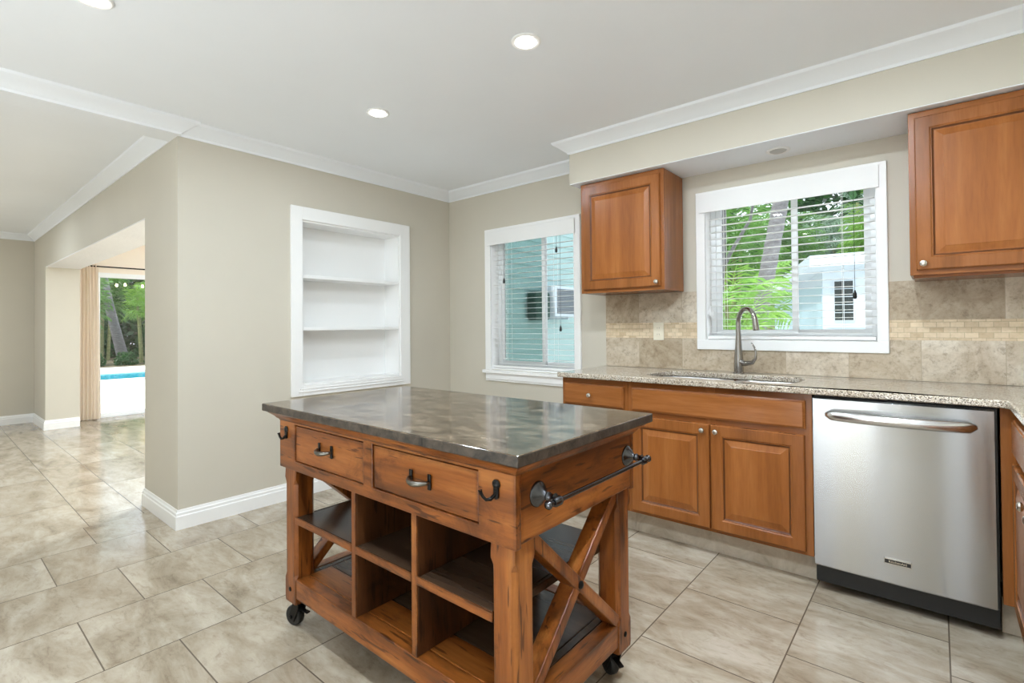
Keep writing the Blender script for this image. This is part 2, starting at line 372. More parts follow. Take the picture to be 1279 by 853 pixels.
def mosaic(name):
    n = NT(name); tc = n.new('ShaderNodeTexCoord'); sp = n.new('ShaderNodeSeparateXYZ'); n.link(tc.outputs['Object'], sp.inputs[0])
    b = n.new('ShaderNodeMath', operation='ADD'); b.inputs[1].default_value = -1.12; n.link(sp.outputs[2], b.inputs[0])
    cb = n.new('ShaderNodeCombineXYZ'); n.link(sp.outputs[0], cb.inputs[0]); n.link(b.outputs[0], cb.inputs[1])
    br = n.new('ShaderNodeTexBrick', offset=0.5, offset_frequency=2); br.inputs['Scale'].default_value = 1
    br.inputs['Brick Width'].default_value = 0.051; br.inputs['Row Height'].default_value = 0.0258; br.inputs['Mortar Size'].default_value = 0.0012
    br.inputs['Color1'].default_value = srgb(204,182,150); br.inputs['Color2'].default_value = srgb(230,212,184); br.inputs['Mortar'].default_value = srgb(186,170,140)
    n.link(cb.outputs[0], br.inputs['Vector'])
    f = n.noise(tc.outputs['Object'], 40, 5, 0.7); col = n.mix(br.outputs['Color'], n.ramp(f, [(0.35, (0.82,0.78,0.72,1)), (0.6, (1,1,1,1))]), 0.7, 'MULTIPLY')
    n.base(col); return n.set(Roughness=0.4)
SPLASH = backsplash_big('splash_tile'); MOSAIC = mosaic('splash_mosaic')
n_ = NT('toe_tile'); v_ = n_.coord(rand=False); n_.base(n_.ramp(n_.noise(v_, 5, 8, 0.7, 1.0), [(0.3, srgb(150,138,120)), (0.5, srgb(184,172,154)), (0.7, srgb(206,196,180))])); TOE = n_.set(Roughness=0.35)

# ------------------------------------------------------------------ the room
H = 2.46; YA = -2.231; YB = -5.7; XL = -5.6; XR = 4.35
def flat(x0, x1, y0, y1, z0, z1): return MB().box(x0, x1, y0, y1, z0, z1)
struct(flat(-0.487, XR, YB, 0.0, -0.1, 0).build('floor', FLOOR_K), 'cream travertine tile floor of the kitchen in staggered squares', 'floor')
struct(flat(XL, -0.487, YB, -2.283, -0.1, 0).build('floor_living', FLOOR_L), 'polished cream tile floor of the living room left of the kitchen', 'floor')
struct(flat(XL, -0.487, -2.283, 3.2, -0.1, 0).build('floor_sunroom', FLOOR_S), 'polished tile floor beyond the wide opening to the pool door', 'floor')
struct(flat(0.03, XR, YB, 0.0, H, H+0.12).build('ceiling', CEIL), 'smooth white kitchen ceiling', 'ceiling')
struct(flat(XL, -0.15, YB, YA, H, H+0.12).build('ceiling_living', CEIL), 'white ceiling of the living room at the left', 'ceiling')
struct(ext_curve([rect(XL, -0.66, YA, 3.2), rect(-4.6, -2.0, -1.0, 2.2)], lambda u, v, d: (u, v, d), 2.42, H+0.26, 'c', STUCCO).build('ceiling_sunroom', STUCCO), 'ceiling of the room beyond the opening', 'ceiling')  # ceiling hole added to let daylight into the sunroom
struct(flat(-0.15, 0.03, YB, YA, 2.38, H+0.12).build('ceiling_beam', CEIL), 'white ceiling beam between kitchen and living room', 'beam')
struct(flat(XL-0.2, XR+0.2, YB-0.25, YA-0.01, H+0.13, H+0.25).build('roof_slab', TRIM), 'roof above the rooms', 'roof')
struct(flat(-0.659, XR+0.2, YA-0.01, 0.2, H+0.13, H+0.25).build('roof_slab_kitchen', TRIM), 'roof above the kitchen', 'roof')

# wall with the two windows (y = 0 .. 0.2)
W1 = (0.53, 1.402, 0.835, 2.03); W2 = (2.385, 3.278, 1.10, 2.035)
fnB = lambda u, v, d: (u, d, v)
wb = ext_curve([rect(-0.3, XR+0.2, -0.1, H+0.1), rect(W1[0], W1[1], W1[2], W1[3]), rect(W2[0], W2[1], W2[2], W2[3])], fnB, 0.0, 0.2, 'w', WALL)
struct(wb.build('wall_back', WALL), 'beige wall with the two windows', 'wall')
# wall with the recessed shelves (x = 0), solid block behind it
fnA = lambda u, v, d: (-d, u, v)
NY0, NY1, NZ0, NZ1 = -1.455, -0.585, 0.795, 1.99
wa = ext_curve([rect(YA+0.32, 0.0, 0.0, H+0.1), rect(NY0, NY1, NZ0, NZ1)], fnA, 0.0, 0.24, 'w', WALL)
struct(wa.build('wall_left', WALL), 'beige wall with the recessed white shelves', 'wall')
# wall with the wide opening (y = YA), 0.32 thick: pier, header, jamb sliver
struct(flat(-0.668, 0.0, YA, YA+0.32, 0, H+0.1).build('wall_pier', WALL), 'beige end of the wall beside the wide opening', 'wall')
struct(flat(-4.73, -0.668, YA, YA+0.32, 1.978, H+0.1).build('wall_header', WALL), 'beige wall above the wide opening', 'wall')
struct(flat(-4.729, -0.669, YA+0.002, YA+0.318, 1.970, 1.978).build('trim_header', STUCCO), 'rough white plaster underside of the wide opening', 'trim')
struct(flat(XL, -4.73, YA, YA+0.32, 0, H+0.1).build('wall_jamb', WALL), 'beige wall sliver left of the wide opening', 'wall')
struct(flat(XL-0.2, XL, YB, YA+0.1, 0, H+0.1).build('wall_far', WALL), 'grey beige wall at the far left', 'wall')
struct(flat(XR, XR+0.2, YB, 0.0, 0, H+0.1).build('wall_right', WALL), 'beige wall behind the right hand cabinets', 'wall')
struct(flat(-0.66, -0.25, -1.91, 0.2, 0, H+0.1).build('wall_closet', WALL_LIGHT), 'wall block between kitchen and sunroom', 'wall')
struct(flat(-0.66, -0.3, 0.2, 3.2, 0, H+0.1).build('wall_wing_inner', WALL_LIGHT), 'sunroom side wall', 'wall')
ws = ext_curve([rect(XL, -0.3, -0.15, H+0.1), rect(-5.0, -0.9, 0.02, 2.2)], fnB, 3.2, 3.4, 'w', WALL_LIGHT)  # unseen opening added to brighten the sunroom
struct(ws.build('wall_sunroom', WALL_LIGHT), 'unseen end wall of the sunroom with an opening added for daylight', 'wall')
# sunroom outer wall with the sliding door opening (x = -5.22)
fnD = lambda u, v, d: (-5.22-d, u, v)
wd = ext_curve([rect(YA+0.32, 3.2, -0.15, H+0.1), rect(-1.70, 1.9, 0.0, 1.99)], fnD, 0.0, 0.16, 'w', WALL_LIGHT)
struct(wd.build('wall_pool', WALL_LIGHT), 'peach cream wall around the pool door', 'wall')
# unseen wall behind the camera; openings added for daylight and for streaks in the dishwasher
fnR = lambda u, v, d: (u, YB-d, v)
wr = ext_curve([rect(XL-0.2, XR+0.2, -0.1, H+0.1), rect(-5.3, -3.9, 0.02, 2.3), rect(1.3, 2.3, 0.02, 2.38), rect(2.76, 2.85, 0.02, 2.3), rect(2.90, 2.99, 0.02, 2.3), rect(3.70, 4.25, 0.3, 2.3)], fnR, 0.0, 0.2, 'w', WALL)
struct(wr.build('wall_front', WALL), 'unseen wall behind the viewer with openings added for daylight', 'wall')
for k, (a, b) in enumerate(((-5.3, -3.9), (1.3, 2.3))):
    mb = MB()
    for x in (a, (a+b)/2-0.03, b-0.06): mb.box(x, x+0.06, YB-0.12, YB-0.06, 0.02, 2.30)
    mb.box(a, b, YB-0.12, YB-0.06, 2.24, 2.30).box(a, b, YB-0.12, YB-0.06, 0.02, 0.10)
    struct(mb.build('door_%d' % (k+2), VINYL), 'white framed opening added behind the viewer for daylight', 'door')

# soffit above the window counter
SX, SY, SZ = 1.5955, -0.361, 2.1775
struct(flat(SX, XR, SY, 0.0, SZ, H+0.05).build('trim_soffit', WALL), 'beige soffit above the sink window and wall cabinets', 'soffit')

struct(flat(SX+0.001, XR, SY+0.001, -0.0005, SZ-0.004, SZ).build('trim_soffit_underside', CEIL), 'white underside of the soffit above the sink window', 'soffit')
# crown moulding, baseboards
cr = [(0.0, 2.38), (0.008, 2.38), (0.012, 2.392), (0.03, 2.405), (0.062, 2.432), (0.078, 2.44), (0.085, 2.446), (0.09, 2.46), (0.0, 2.46)]
struct(MB().sweep(cr, [(0.03, YB), (0.03, YA-0.0), (0.0, YA), (0.0, 0.0), (SX, 0.0), (SX, SY), (XR, SY)]).build('trim_crown', CEIL, smooth=True, angle=25), 'white crown moulding around the kitchen ceiling', 'trim')
cr2 = [(o*0.85, z) for o, z in cr]
struct(MB().sweep(cr2, [(XL, YB), (XL, YA), (-0.15, YA)]).build('trim_crown_living', CEIL, smooth=True, angle=25), 'white crown moulding around the living room ceiling', 'trim')
bb = [(0.0, 0.0), (0.016, 0.0), (0.016, 0.078), (0.012, 0.084), (0.012, 0.098), (0.007, 0.104), (0.004, 0.117), (0.0, 0.117)]
struct(MB().sweep(bb, [(-0.668, YA+0.32), (-0.668, YA), (0.0, YA), (0.0, 0.0), (1.66, 0.0)]).build('baseboard_left', TRIM), 'white baseboard along the shelf wall and its end', 'baseboard')
struct(MB().sweep(bb, [(XL, YB), (XL, YA), (-4.73, YA), (-4.73, YA+0.32)]).build('baseboard_far', TRIM), 'white baseboard along the far left wall', 'baseboard')
struct(MB().sweep(bb, [(-5.22, YA+0.32), (-5.22, -1.71)]).build('baseboard_pool', TRIM), 'white baseboard beside the curtain', 'baseboard')

# ------------------------------------------------------------------ windows
def window(name, label, x0, x1, z0, z1, sill, mull):
    r = sroot(name, label, 'window', ((x0+x1)/2, 0.1, z0))
    o = 0.052
    mb = MB()                                    # casing on the wall face
    if sill:
        mb.box(x0-0.058, x0+0.004, -0.02, 0.0, z0-0.03, z1+0.022).box(x1-0.004, x1+0.054, -0.02, 0.0, z0-0.03, z1+0.022).box(x0-0.058, x1+0.054, -0.021, 0.0, z1, z1+0.024)
    else:
        mb.box(x0-0.052, x0+0.004, -0.02, 0.0, z0-0.05, z1+0.016).box(x1-0.004, x1+0.045, -0.02, 0.0, z0-0.05, z1+0.016)
        mb.box(x0-0.052, x1+0.045, -0.021, 0.0, z1-0.002, z1+0.0157).box(x0-0.052, x1+0.045, -0.021, 0.0, z0-0.05, z0+0.012)
    mb.build('casing', TRIM, r, 0.003)
    if sill:
        MB().box(x0-0.075, x1+0.06, -0.045, 0.0, z0-0.032, z0-0.004).box(x0-0.05, x1+0.05, -0.026, 0.0, z0-0.085, z0-0.032).box(x0-0.058, x1+0.054, -0.018, 0.0, z0-0.1, z0-0.085).build('window_sill', TRIM, r, 0.004)
    ext_curve([rect(x0+0.0005, x1-0.0005, z0+0.0005, z1-0.0005), rect(x0+0.006, x1-0.006, z0+0.012, z1-0.006)], fnB, 0.0005, 0.2, 'r', TRIM).build('reveal', TRIM, r)
    a, b, c, d = x0+0.006, x1-0.006, z0+0.012, z1-0.006
    ext_curve([rect(a, b, c, d), rect(a+0.03, b-0.03, c+0.03, d-0.03)], fnB, 0.09, 0.15, 'f', VINYL).build('window_frame', VINYL, r, 0.002)
    for nm, (p, q, y) in (('sash', (a+0.03, mull+0.02, 0.098)), ('sash', (mull-0.02, b-0.03, 0.124))):
        f = 0.032
        s = ext_curve([rect(p+0.001, q-0.001, c+0.031, d-0.031), rect(p+f, q-f, c+0.03+f, d-0.03-f)], fnB, y, y+0.022, 's', VINYL).build(nm, VINYL, r, 0.002)
        scr = sill and y < 0.11
        MB().box(p+f, q-f, y+0.009, y+0.013, c+0.03+f, d-0.03-f).build('pane', SCREEN if scr else GLASS, s)
    return r
window('window_1', 'white framed window near the corner looking onto a teal wall', *W1, True, 1.02)
window('window_2', 'white framed sliding window above the sink', *W2, False, 2.87)

def blind(label, x0, x1, z0, z1, ztop, cords, tassels):
    r = thing('window_blind', label, 'blind', ((x0+x1)/2, 0.02, z0), 0, 'white slatted blinds')
    MB().box(x0-0.028, x1+0.012, -0.034, -0.022, z1-0.118, z1-0.003).box(x0-0.028, x0-0.018, -0.022, -0.0212, z1-0.118, z1-0.003).build('valance', BLIND, r, 0.003)
    MB().box(x0+0.012, x1-0.012, 0.004, 0.05, z1-0.055, z1-0.012).build('headrail', BLIND, r)
    top = z1-0.13; n = int((top-z0-0.05)/0.0425)
    for k in range(n+1):
        z = z0+0.055+k*0.0425
        MB().rings([[Vector((x, y, z+dz)) for y, dz in ((0.009, 0.0), (0.018, 0.001), (0.027, 0.0014), (0.036, 0.001), (0.045, 0.0), (0.045, -0.0018), (0.036, -0.0008), (0.027, -0.0004), (0.018, -0.0008), (0.009, -0.0018))] for x in (x0+0.012, x1-0.012)]).build('slat', BLIND, r)
    MB().box(x0+0.012, x1-0.012, 0.002, 0.052, z0+0.016, z0+0.036).build('bottom_rail', BLIND, r, 0.004)
    for c in cords:
        mb = MB()
        for y in (0.0, 0.054): mb.cyl((c, y, z0+0.03), (c, y, z1-0.05), 0.0011, n=6)
        mb.build('ladder_cord', BLIND, r)
    for x, zb, m in tassels:
        t = MB().cyl((x, -0.012, zb), (x, -0.012, z1-0.06), 0.0012, n=6).build('pull_cord', m, r)
        MB().lathe([(0.002, 0.0), (0.009, -0.022), (0.010, -0.040), (0.006, -0.048)], (x, -0.012, zb+0.002), n=12).build('tassel', m, t, smooth=True)
blind('white slatted blind in the corner window with the teal view', W1[0], W1[1], W1[2], W1[3], 0, (0.72, 1.2), ((1.235, 1.83, RUBBER), (1.27, 1.21, RUBBER), (0.60, 1.30, BLIND), (0.69, 1.62, RUBBER)))
blind('white slatted blind in the window above the sink', W2[0], W2[1], W2[2], W2[3], 0, (2.5, 3.12), ((3.178, 1.385, IRON), (2.415, 1.31, BLIND), (2.43, 1.30, BLIND)))

# ------------------------------------------------------------------ recessed shelves
ns = thing('recessed_shelf_unit', 'white recessed shelf unit with two shelves set into the beige wall', 'shelf unit', (0.0, (NY0+NY1)/2, NZ0))
cas = MB(); e = 0.001; oy0, oy1, oz0, oz1 = -1.538, -0.485, 0.717, 2.085
cas.box(0.0005, 0.02, oy0, NY0, oz0, oz1).box(0.0005, 0.02, NY1, oy1, oz0, oz1).box(0.0005, 0.0205, NY0-e, NY1+e, NZ1, oz1).box(0.0005, 0.0205, NY0-e, NY1+e, oz0, NZ0)
cas.build('casing', TRIM, ns, 0.003)
MB().box(0.019, 0.026, NY0-0.02, NY1+0.02, NZ0-0.030, NZ0-0.022).box(0.019, 0.028, NY0-0.03, NY1+0.03, NZ0-0.05, NZ0-0.042).build('apron_bead', TRIM, ns, 0.002)
MB().box(-0.20, -0.19, NY0, NY1, NZ0, NZ1).build('back_panel', TRIM, ns)
MB().box(-0.19, 0.004, NY0+0.0005, NY0+0.012, NZ0, NZ1).box(-0.19, 0.004, NY1-0.012, NY1-0.0005, NZ0, NZ1).box(-0.19, 0.004, NY0+0.012, NY1-0.012, NZ0+0.0005, NZ0+0.012).box(-0.19, 0.004, NY0+0.012, NY1-0.012, NZ1-0.012, NZ1-0.0005).build('liner', TRIM, ns)
for z in (1.581, 1.200): MB().box(-0.189, 0.006, NY0+0.012, NY1-0.012, z-0.012, z+0.012).build('shelf', TRIM, ns, 0.003)

# ------------------------------------------------------------------ lamps
def downlight(x, y, z, label, on=True, r=0.064, watt=1.0):
    t = thing('recessed_downlight', label, 'ceiling light', (x, y, z), 0, 'recessed ceiling lights')
    MB().lathe([(r, 0.0), (r+0.002, -0.004), (r-0.004, -0.008), (r-0.016, -0.006), (r-0.018, -0.001)], (x, y, z), n=32, cap0=True, cap1=False).build('trim_ring', TRIM, t, smooth=True)
    MB().lathe([(r-0.018, -0.003), (r-0.018, -0.007), (0.03, -0.013), (0.0005, -0.015)], (x, y, z), n=32).build('lens', LAMP_ON if on else SMOKED, t, smooth=True)
    if on:
        ld = bpy.data.lights.new('lamp_light', 'AREA'); ld.shape = 'DISK'; ld.size = 2*(r-0.02); ld.energy = LAMP_W*watt; ld.color = (0.80, 0.91, 1.0); ld.spread = PI
        lo = bpy.data.objects.new('lamp_light', ld); C.objects.link(lo); lo.parent = t; lo.location = (0, 0, -0.018)
downlight(2.145, -1.53, H, 'lit recessed ceiling light nearest the soffit and sink', True, 0.064, 1.15)
downlight(1.035, -1.52, H, 'lit recessed ceiling light in front of the recessed shelves', True, 0.064, 0.65)
downlight(1.09, -2.83, H, 'lit recessed ceiling light near the beam, cut by the top edge of the photo', True, 0.064, 0.6)
downlight(2.145, -2.83, H, 'lit recessed ceiling light above the viewer beside the island')
downlight(3.25, -1.53, H, 'lit recessed ceiling light in front of the dishwasher', True, 0.064, 2.0)
downlight(3.25, -2.83, H, 'lit recessed ceiling light above the viewer by the right counter', True, 0.064, 2.0)
downlight(2.145, -4.4, H, 'lit recessed ceiling light behind the viewer', True, 0.064, 0.35)
for x in (-1.6, -3.4):
    for y in (-3.1, -4.6):
        downlight(x, y, H, 'unseen ceiling light added to the living room, %s %s' % ('window side,' if y < -4 else 'opening side,', 'near the beam' if x > -2 else 'far from the beam'), True, 0.064, 0.1 if x > -2 else 1.1)  # living room lamps added out of view for brightness
for y, nm in ((-1.0, 'near the wide opening'), (0.6, 'in the middle of the room'), (2.2, 'at the garden end')):
    downlight(-1.35, y, 2.42, 'unseen ceiling light added to the sunroom, ' + nm, True, 0.064, 5.0)  # lamps added out of view to brighten the sunroom
downlight(2.85, -0.17, SZ-0.004, 'unlit recessed light in the soffit above the sink window', False, 0.06)

# ------------------------------------------------------------------ base cabinets (fronts face -y)
FY = -0.592; KT = 0.135
def raised(mb_w, mb_h, fn):
    """door frame and raised panel as two meshes"""
    # the grooves of the profile keep the dark glaze
    fr = MB().panel(mb_w, mb_h, [(0.0, 0.0), (0.0, 0.016), (0.004, 0.020), (0.052, 0.020), (0.057, 0.0165), (0.060, 0.0165), (0.064, 0.0125)], fn, False)
    pn = MB().panel(mb_w, mb_h, [(0.064, 0.0125), (0.068, 0.0105), (0.072, 0.0105), (0.098, 0.0175), (0.101, 0.019)], fn, True)
    return fr, pn
def door(par, x0, x1, z0, z1, fy, knob):
    fn = lambda u, v, d: (x0+u, fy-d, z0+v)
    fr, pn = raised(x1-x0, z1-z0, fn)
    d = fr.build('door', CAB['z'], par); glaze(d, 8, 6); glaze(pn.build('panel', CABP, d), 0, 2)
    if knob: knob_at(d, (knob[0], fy-0.02, knob[1]), (0, -1, 0))
    return d
GLAZE = wood('maple_glaze', srgb(78,44,20), srgb(100,58,28), srgb(116,70,36), 'z', 0.35)
def glaze(ob, rows_from_end, nrows):
    ob.data.materials.append(GLAZE); P_ = ob.data.polygons
    if rows_from_end:
        for p in list(P_)[-4:]: p.material_index = 1
    else:
        for p in list(P_)[:4*(nrows-1)]: p.material_index = 1
def drawer(par, x0, x1, z0, z1, fy, knob=None, name='drawer'):
    fn = lambda u, v, d: (x0+u, fy-d, z0+v)
    d = MB().panel(x1-x0, z1-z0, [(0, 0), (0, 0.013), (0.006, 0.0155), (0.009, 0.0195), (0.012, 0.020)], fn).build(name, CAB['x'], par)
    if knob: knob_at(d, (knob[0], fy-0.02, knob[1]), (0, -1, 0))
    return d
def knob_at(par, p, ax):
    MB().lathe([(0.007, 0.0), (0.005, 0.006), (0.005, 0.012), (0.013, 0.016), (0.0145, 0.021), (0.012, 0.026), (0.006, 0.0285), (0.0005, 0.029)], p, ax, 20).build('knob', NICKEL, par, smooth=True)
def carcass(par, x0, x1, top=0.885):
    mb = MB().box(x0, x0+0.016, FY+0.018, -0.012, KT, top).box(x1-0.016, x1, FY+0.018, -0.012, KT, top).box(x0+0.016, x1-0.016, FY+0.018, -0.012, KT, KT+0.016).box(x0+0.016, x1-0.016, -0.02, -0.012, KT+0.016, top)
    mb.build('body', CAB['z'], par)
def face_frame(par, x0, x1, rails, stiles):
    for a, b in stiles: MB().box(a, b, FY, FY+0.018, KT, 0.885).build('face_stile', CAB['z'], par, 0.0015)
    for z0, z1 in rails: MB().box(x0+0.03, x1-0.03, FY+0.0006, FY+0.018, z0, z1).build('face_rail', CAB['x'], par)
def toe(par, x0, x1):
    MB().box(x0, x1, -0.512, -0.5, 0.0, KT).build('toe_kick', TOE, par)
    MB().box(x0, x1, -0.5, -0.02, 0.0, KT).build('plinth', CAB['x'], par)

c1 = thing('base_cabinet', 'narrow maple base cabinet with one drawer, left end under the counter, behind the island', 'cabinet', (1.91, -0.3, 0), 0, 'maple base cabinets')
carcass(c1, 1.682, 2.138); face_frame(c1, 1.682, 2.138, [(KT, KT+0.03), (0.685, 0.725), (0.852, 0.885)], [(1.682, 1.715), (2.104, 2.138)])
drawer(c1, 1.703, 2.115, 0.722, 0.851, FY, (1.895, 0.786)); door(c1, 1.703, 2.115, 0.155, 0.688, FY, (2.078, 0.657)); toe(c1, 1.70, 2.139)
c2 = thing('base_cabinet', 'wide maple sink base cabinet with two raised panel doors beside the dishwasher', 'cabinet', (2.60, -0.3, 0), 0, 'maple base cabinets')
carcass(c2, 2.140, 3.066); face_frame(c2, 2.140, 3.066, [(KT, KT+0.03), (0.685, 0.725), (0.852, 0.885)], [(2.140, 2.175), (2.58, 2.63), (3.03, 3.066)])
drawer(c2, 2.164, 3.040, 0.720, 0.852, FY, None, 'false_front')
door(c2, 2.164, 2.602, 0.155, 0.690, FY, (2.571, 0.660)); door(c2, 2.610, 3.036, 0.155, 0.690, FY, (2.622, 0.660) if False else (2.640, 0.660)); toe(c2, 2.140, 3.064)

# corner cabinet and the run along the right wall (fronts face -x at x = 3.735)
c3 = thing('base_cabinet', 'maple base cabinet of the right run, at the photo edge beside the dishwasher', 'cabinet', (4.0, -1.2, 0), 0, 'maple base cabinets')
MB().box(3.690, 3.735, FY, FY+0.02, KT, 0.885).build('filler', CAB['z'], c3, 0.0015)
MB().box(3.735, XR-0.012, -2.37, -0.02, KT, 0.885).build('body', CAB['z'], c3)
def door_x(par, y0, y1, z0, z1, knob, flatf=False):
    fn = lambda u, v, d: (3.734-d, y1-u, z0+v)
    if flatf:
        d = MB().panel(y1-y0, z1-z0, [(0, 0), (0, 0.013), (0.006, 0.0155), (0.009, 0.0195), (0.012, 0.020)], fn).build('drawer', CAB['x'], par)
    else:
        fr, pn = raised(y1-y0, z1-z0, fn); d = fr.build('door', CAB['z'], par); glaze(d, 8, 6); glaze(pn.build('panel', CABP, d), 0, 2)
    if knob: knob_at(d, (3.714, knob[0], knob[1]), (-1, 0, 0))
door_x(c3, -1.18, -0.66, 0.155, 0.690, (-1.13, 0.655)); door_x(c3, -1.18, -0.66, 0.722, 0.851, None, True)
door_x(c3, -1.74, -1.22, 0.155, 0.690, (-1.27, 0.655)); door_x(c3, -1.74, -1.22, 0.722, 0.851, None, True)
door_x(c3, -2.32, -1.78, 0.155, 0.690, (-1.83, 0.655)); door_x(c3, -2.32, -1.78, 0.722, 0.851, None, True)
MB().box(3.80, XR-0.012, -2.36, -0.02, 0, KT).build('plinth', CAB['x'], c3)
MB().box(3.788, 3.799, -2.36, -0.512, 0, KT).box(3.690, 3.788, -0.522, -0.512, 0, KT).build('toe_kick', TOE, c3)

# ------------------------------------------------------------------ counter, sink, faucet
ct = thing('countertop', 'speckled beige granite countertop with the sink cut into it', 'countertop', (3.0, -0.3, 0.885))
outer = [(1.662, -0.001), (1.662, -0.618), (1.666, -0.632), (1.68, -0.638), (3.675, -0.638), (3.695, -0.642), (3.706, -0.653), (3.71, -0.675), (3.71, -2.40), (XR-0.002, -2.40), (XR-0.002, -0.001)]
hole = rrect(2.185, 2.975, -0.515, -0.155, 0.10, 8)
cm = ext_curve([outer, hole], lambda u, v, d: (u, v, d), 0.8852, 0.915, 'c', GRANITE)
cm.build('slab', GRANITE, ct, 0.006, 3, True)
sk = thing('kitchen_sink', 'stainless double bowl undermount sink in the granite counter', 'sink', (2.58, -0.33, 0.70))
def bowl(x0, x1, y0, y1, r):
    mb = MB(); L = []
    for ins, z in ((-0.022, 0.884), (0.0, 0.884), (0.004, 0.878), (0.008, 0.76), (0.02, 0.735), (0.05, 0.728)):
        L.append([Vector((x, y, z)) for x, y in rrect(x0+ins, x1-ins, y0+ins, y1-ins, max(0.02, r-ins), 6)])
    mb.rings(L, False, True); return mb
bowl(2.20, 2.60, -0.50, -0.17, 0.08).build('bowl', SINK, sk, smooth=True); bowl(2.64, 2.96, -0.50, -0.17, 0.08).build('bowl', SINK, sk, smooth=True)

fa = thing('kitchen_faucet', 'brushed steel gooseneck faucet with loop lever behind the sink', 'faucet', (2.605, -0.09, 0.915))
MB().lathe([(0.030, 0.0), (0.030, 0.006), (0.026, 0.010), (0.026, 0.02), (0.027, 0.06), (0.024, 0.10), (0.019, 0.16), (0.015, 0.22), (0.0135, 0.25)], (2.605, -0.09, 0.915), n=24).build('body', FAUCET, fa, smooth=True)
pts = [(2.605, -0.09, 1.16)]; dx, dy = 0.118, -0.098; 
for k in range(0, 15):
    a = PI*k/14*0.93; rr = 0.5*(1-math.cos(a)); pts.append((2.605+dx*rr/0.985, -0.09+dy*rr/0.985, 1.215+0.083*math.sin(a)))
MB().tube(pts, [0.0135]+[0.0135-0.001*(k/14) for k in range(15)], 16, up=(1,0,0)).build('gooseneck', FAUCET, fa, smooth=True)
e0 = Vector(pts[-1]); MB().lathe([(0.0135, -0.012), (0.015, 0.0), (0.0165, 0.025), (0.018, 0.055), (0.016, 0.062), (0.0005, 0.062)], e0, (0.12,-0.06,-1), 20).build('spray_head', FAUCET, fa, smooth=True)
hp = [(2.615, -0.095, 0.985), (2.645, -0.105, 0.975), (2.69, -0.12, 0.985), (2.708, -0.125, 1.01), (2.710, -0.125, 1.045), (2.70, -0.12, 1.075), (2.682, -0.115, 1.10)]
MB().tube(hp, [0.019, 0.016, 0.012, 0.008, 0.006, 0.005, 0.0035], 14).build('lever', FAUCET, fa, smooth=True)

# ------------------------------------------------------------------ backsplash and outlet
bs = thing('backsplash', 'travertine tile backsplash with a mosaic band above the counter', 'backsplash', (3.0, 0.0, 0.916))
def splash(z0, z1, mat, nm, d):
    wx0, wx1, wz = W2[0]-0.0525, W2[1]+0.0455, W2[2]-0.0505
    if z0 < wz:
        poly = [(1.668, z0), (XR-0.001, z0), (XR-0.001, z1), (wx1, z1), (wx1, wz), (wx0, wz), (wx0, z1), (1.668, z1)]
        return ext_curve([poly], lambda u, v, q: (u, q, v), -d, -0.0005, 's', mat).build(nm, mat, bs)
    for a, b in ((1.668, wx0), (wx1, XR-0.001)): MB().box(a, b, -d, -0.0005, z0, z1).build(nm, mat, bs)
splash(0.9165, 1.12, SPLASH, 'tile_course', 0.009); splash(1.2225, 1.422, SPLASH, 'tile_course', 0.009); splash(1.12, 1.2225, MOSAIC, 'mosaic_band', 0.0095)
ol = thing('wall_outlet', 'ivory wall outlet on the mosaic band left of the sink window', 'outlet', (2.071, -0.01, 1.165))
MB().box(2.034, 2.108, -0.0155, -0.0102, 1.105, 1.225).build('cover_plate', IVORY, ol, 0.003)
for z in (1.143, 1.187):
    s = MB().box(2.054, 2.088, -0.0175, -0.0155, z-0.014, z+0.014).build('socket', IVORY, ol, 0.002)
    MB().box(2.063, 2.0645, -0.0179, -0.0175, z-0.004, z+0.006).box(2.077, 2.0785, -0.0179, -0.0175, z-0.004, z+0.006).build('slot', BLACK, s)

# ------------------------------------------------------------------ dishwasher
dw = thing('dishwasher', 'stainless steel dishwasher with a curved bar handle and black kick plate', 'dishwasher', (3.373, -0.3, 0.0))
MB().box(3.0745, 3.681, -0.588, -0.03, 0.045, 0.876).build('tub', BLACK, dw)
mb = MB(); N = 12; L = []
for k in range(N+1):
    t = k/N; x = 3.0735+0.599*t; b = -0.612-0.004*(1-(2*t-1)**2) - 0.010
    L.append([Vector((x, -0.590, 0.117)), Vector((x, b+0.004, 0.117)), Vector((x, b, 0.122)), Vector((x, b, 0.868)), Vector((x, b+0.006, 0.874)), Vector((x, -0.590, 0.874))])
mb.rings(L); dp = mb.build('door_panel', STEEL, dw, smooth=True, angle=30)
uv = dp.data.uv_layers.new(name='brush')
for lp in dp.data.loops: c = dp.data.vertices[lp.vertex_index].co; uv.data[lp.index].uv = (c.x, c.z)
MB().box(3.076, 3.681, -0.602, -0.589, 0.040, 0.114).build('kick_plate', BLACK, dw, 0.002)
MB().box(3.6735, 3.681, -0.606, -0.589, 0.117, 0.874).build('side_gasket', BLACK, dw)
hp = []; hr = []
for k in range(25):
    t = k/24; s = 2*t-1; hp.append((3.127+0.494*t, -0.634-0.052*(1-s*s)**0.6, 0.803)); hr.append(0.022*min(1, 0.45+4.0*min(t, 1-t)**0.5))
MB().tube(hp, hr, 14, flat=0.75, up=(0,0,1)).build('handle', STEEL_BAR, dw, smooth=True)
bd = MB().box(3.330, 3.417, -0.634, -0.626, 0.205, 0.221).build('badge', BLACK, dw, 0.001)
MB().box(3.328, 3.419, -0.6335, -0.626, 0.203, 0.205).box(3.328, 3.419, -0.6335, -0.626, 0.221, 0.223).box(3.328, 3.330, -0.6335, -0.626, 0.203, 0.223).box(3.417, 3.419, -0.6335, -0.626, 0.203, 0.223).build('badge_rim', NICKEL, bd)
fc = bpy.data.curves.new('badge_lettering', 'FONT'); fc.body = 'KitchenAid'; fc.size = 0.0135; fc.align_x = 'CENTER'; fc.align_y = 'CENTER'; fc.extrude = 0.0003; fc.offset = 0.0003
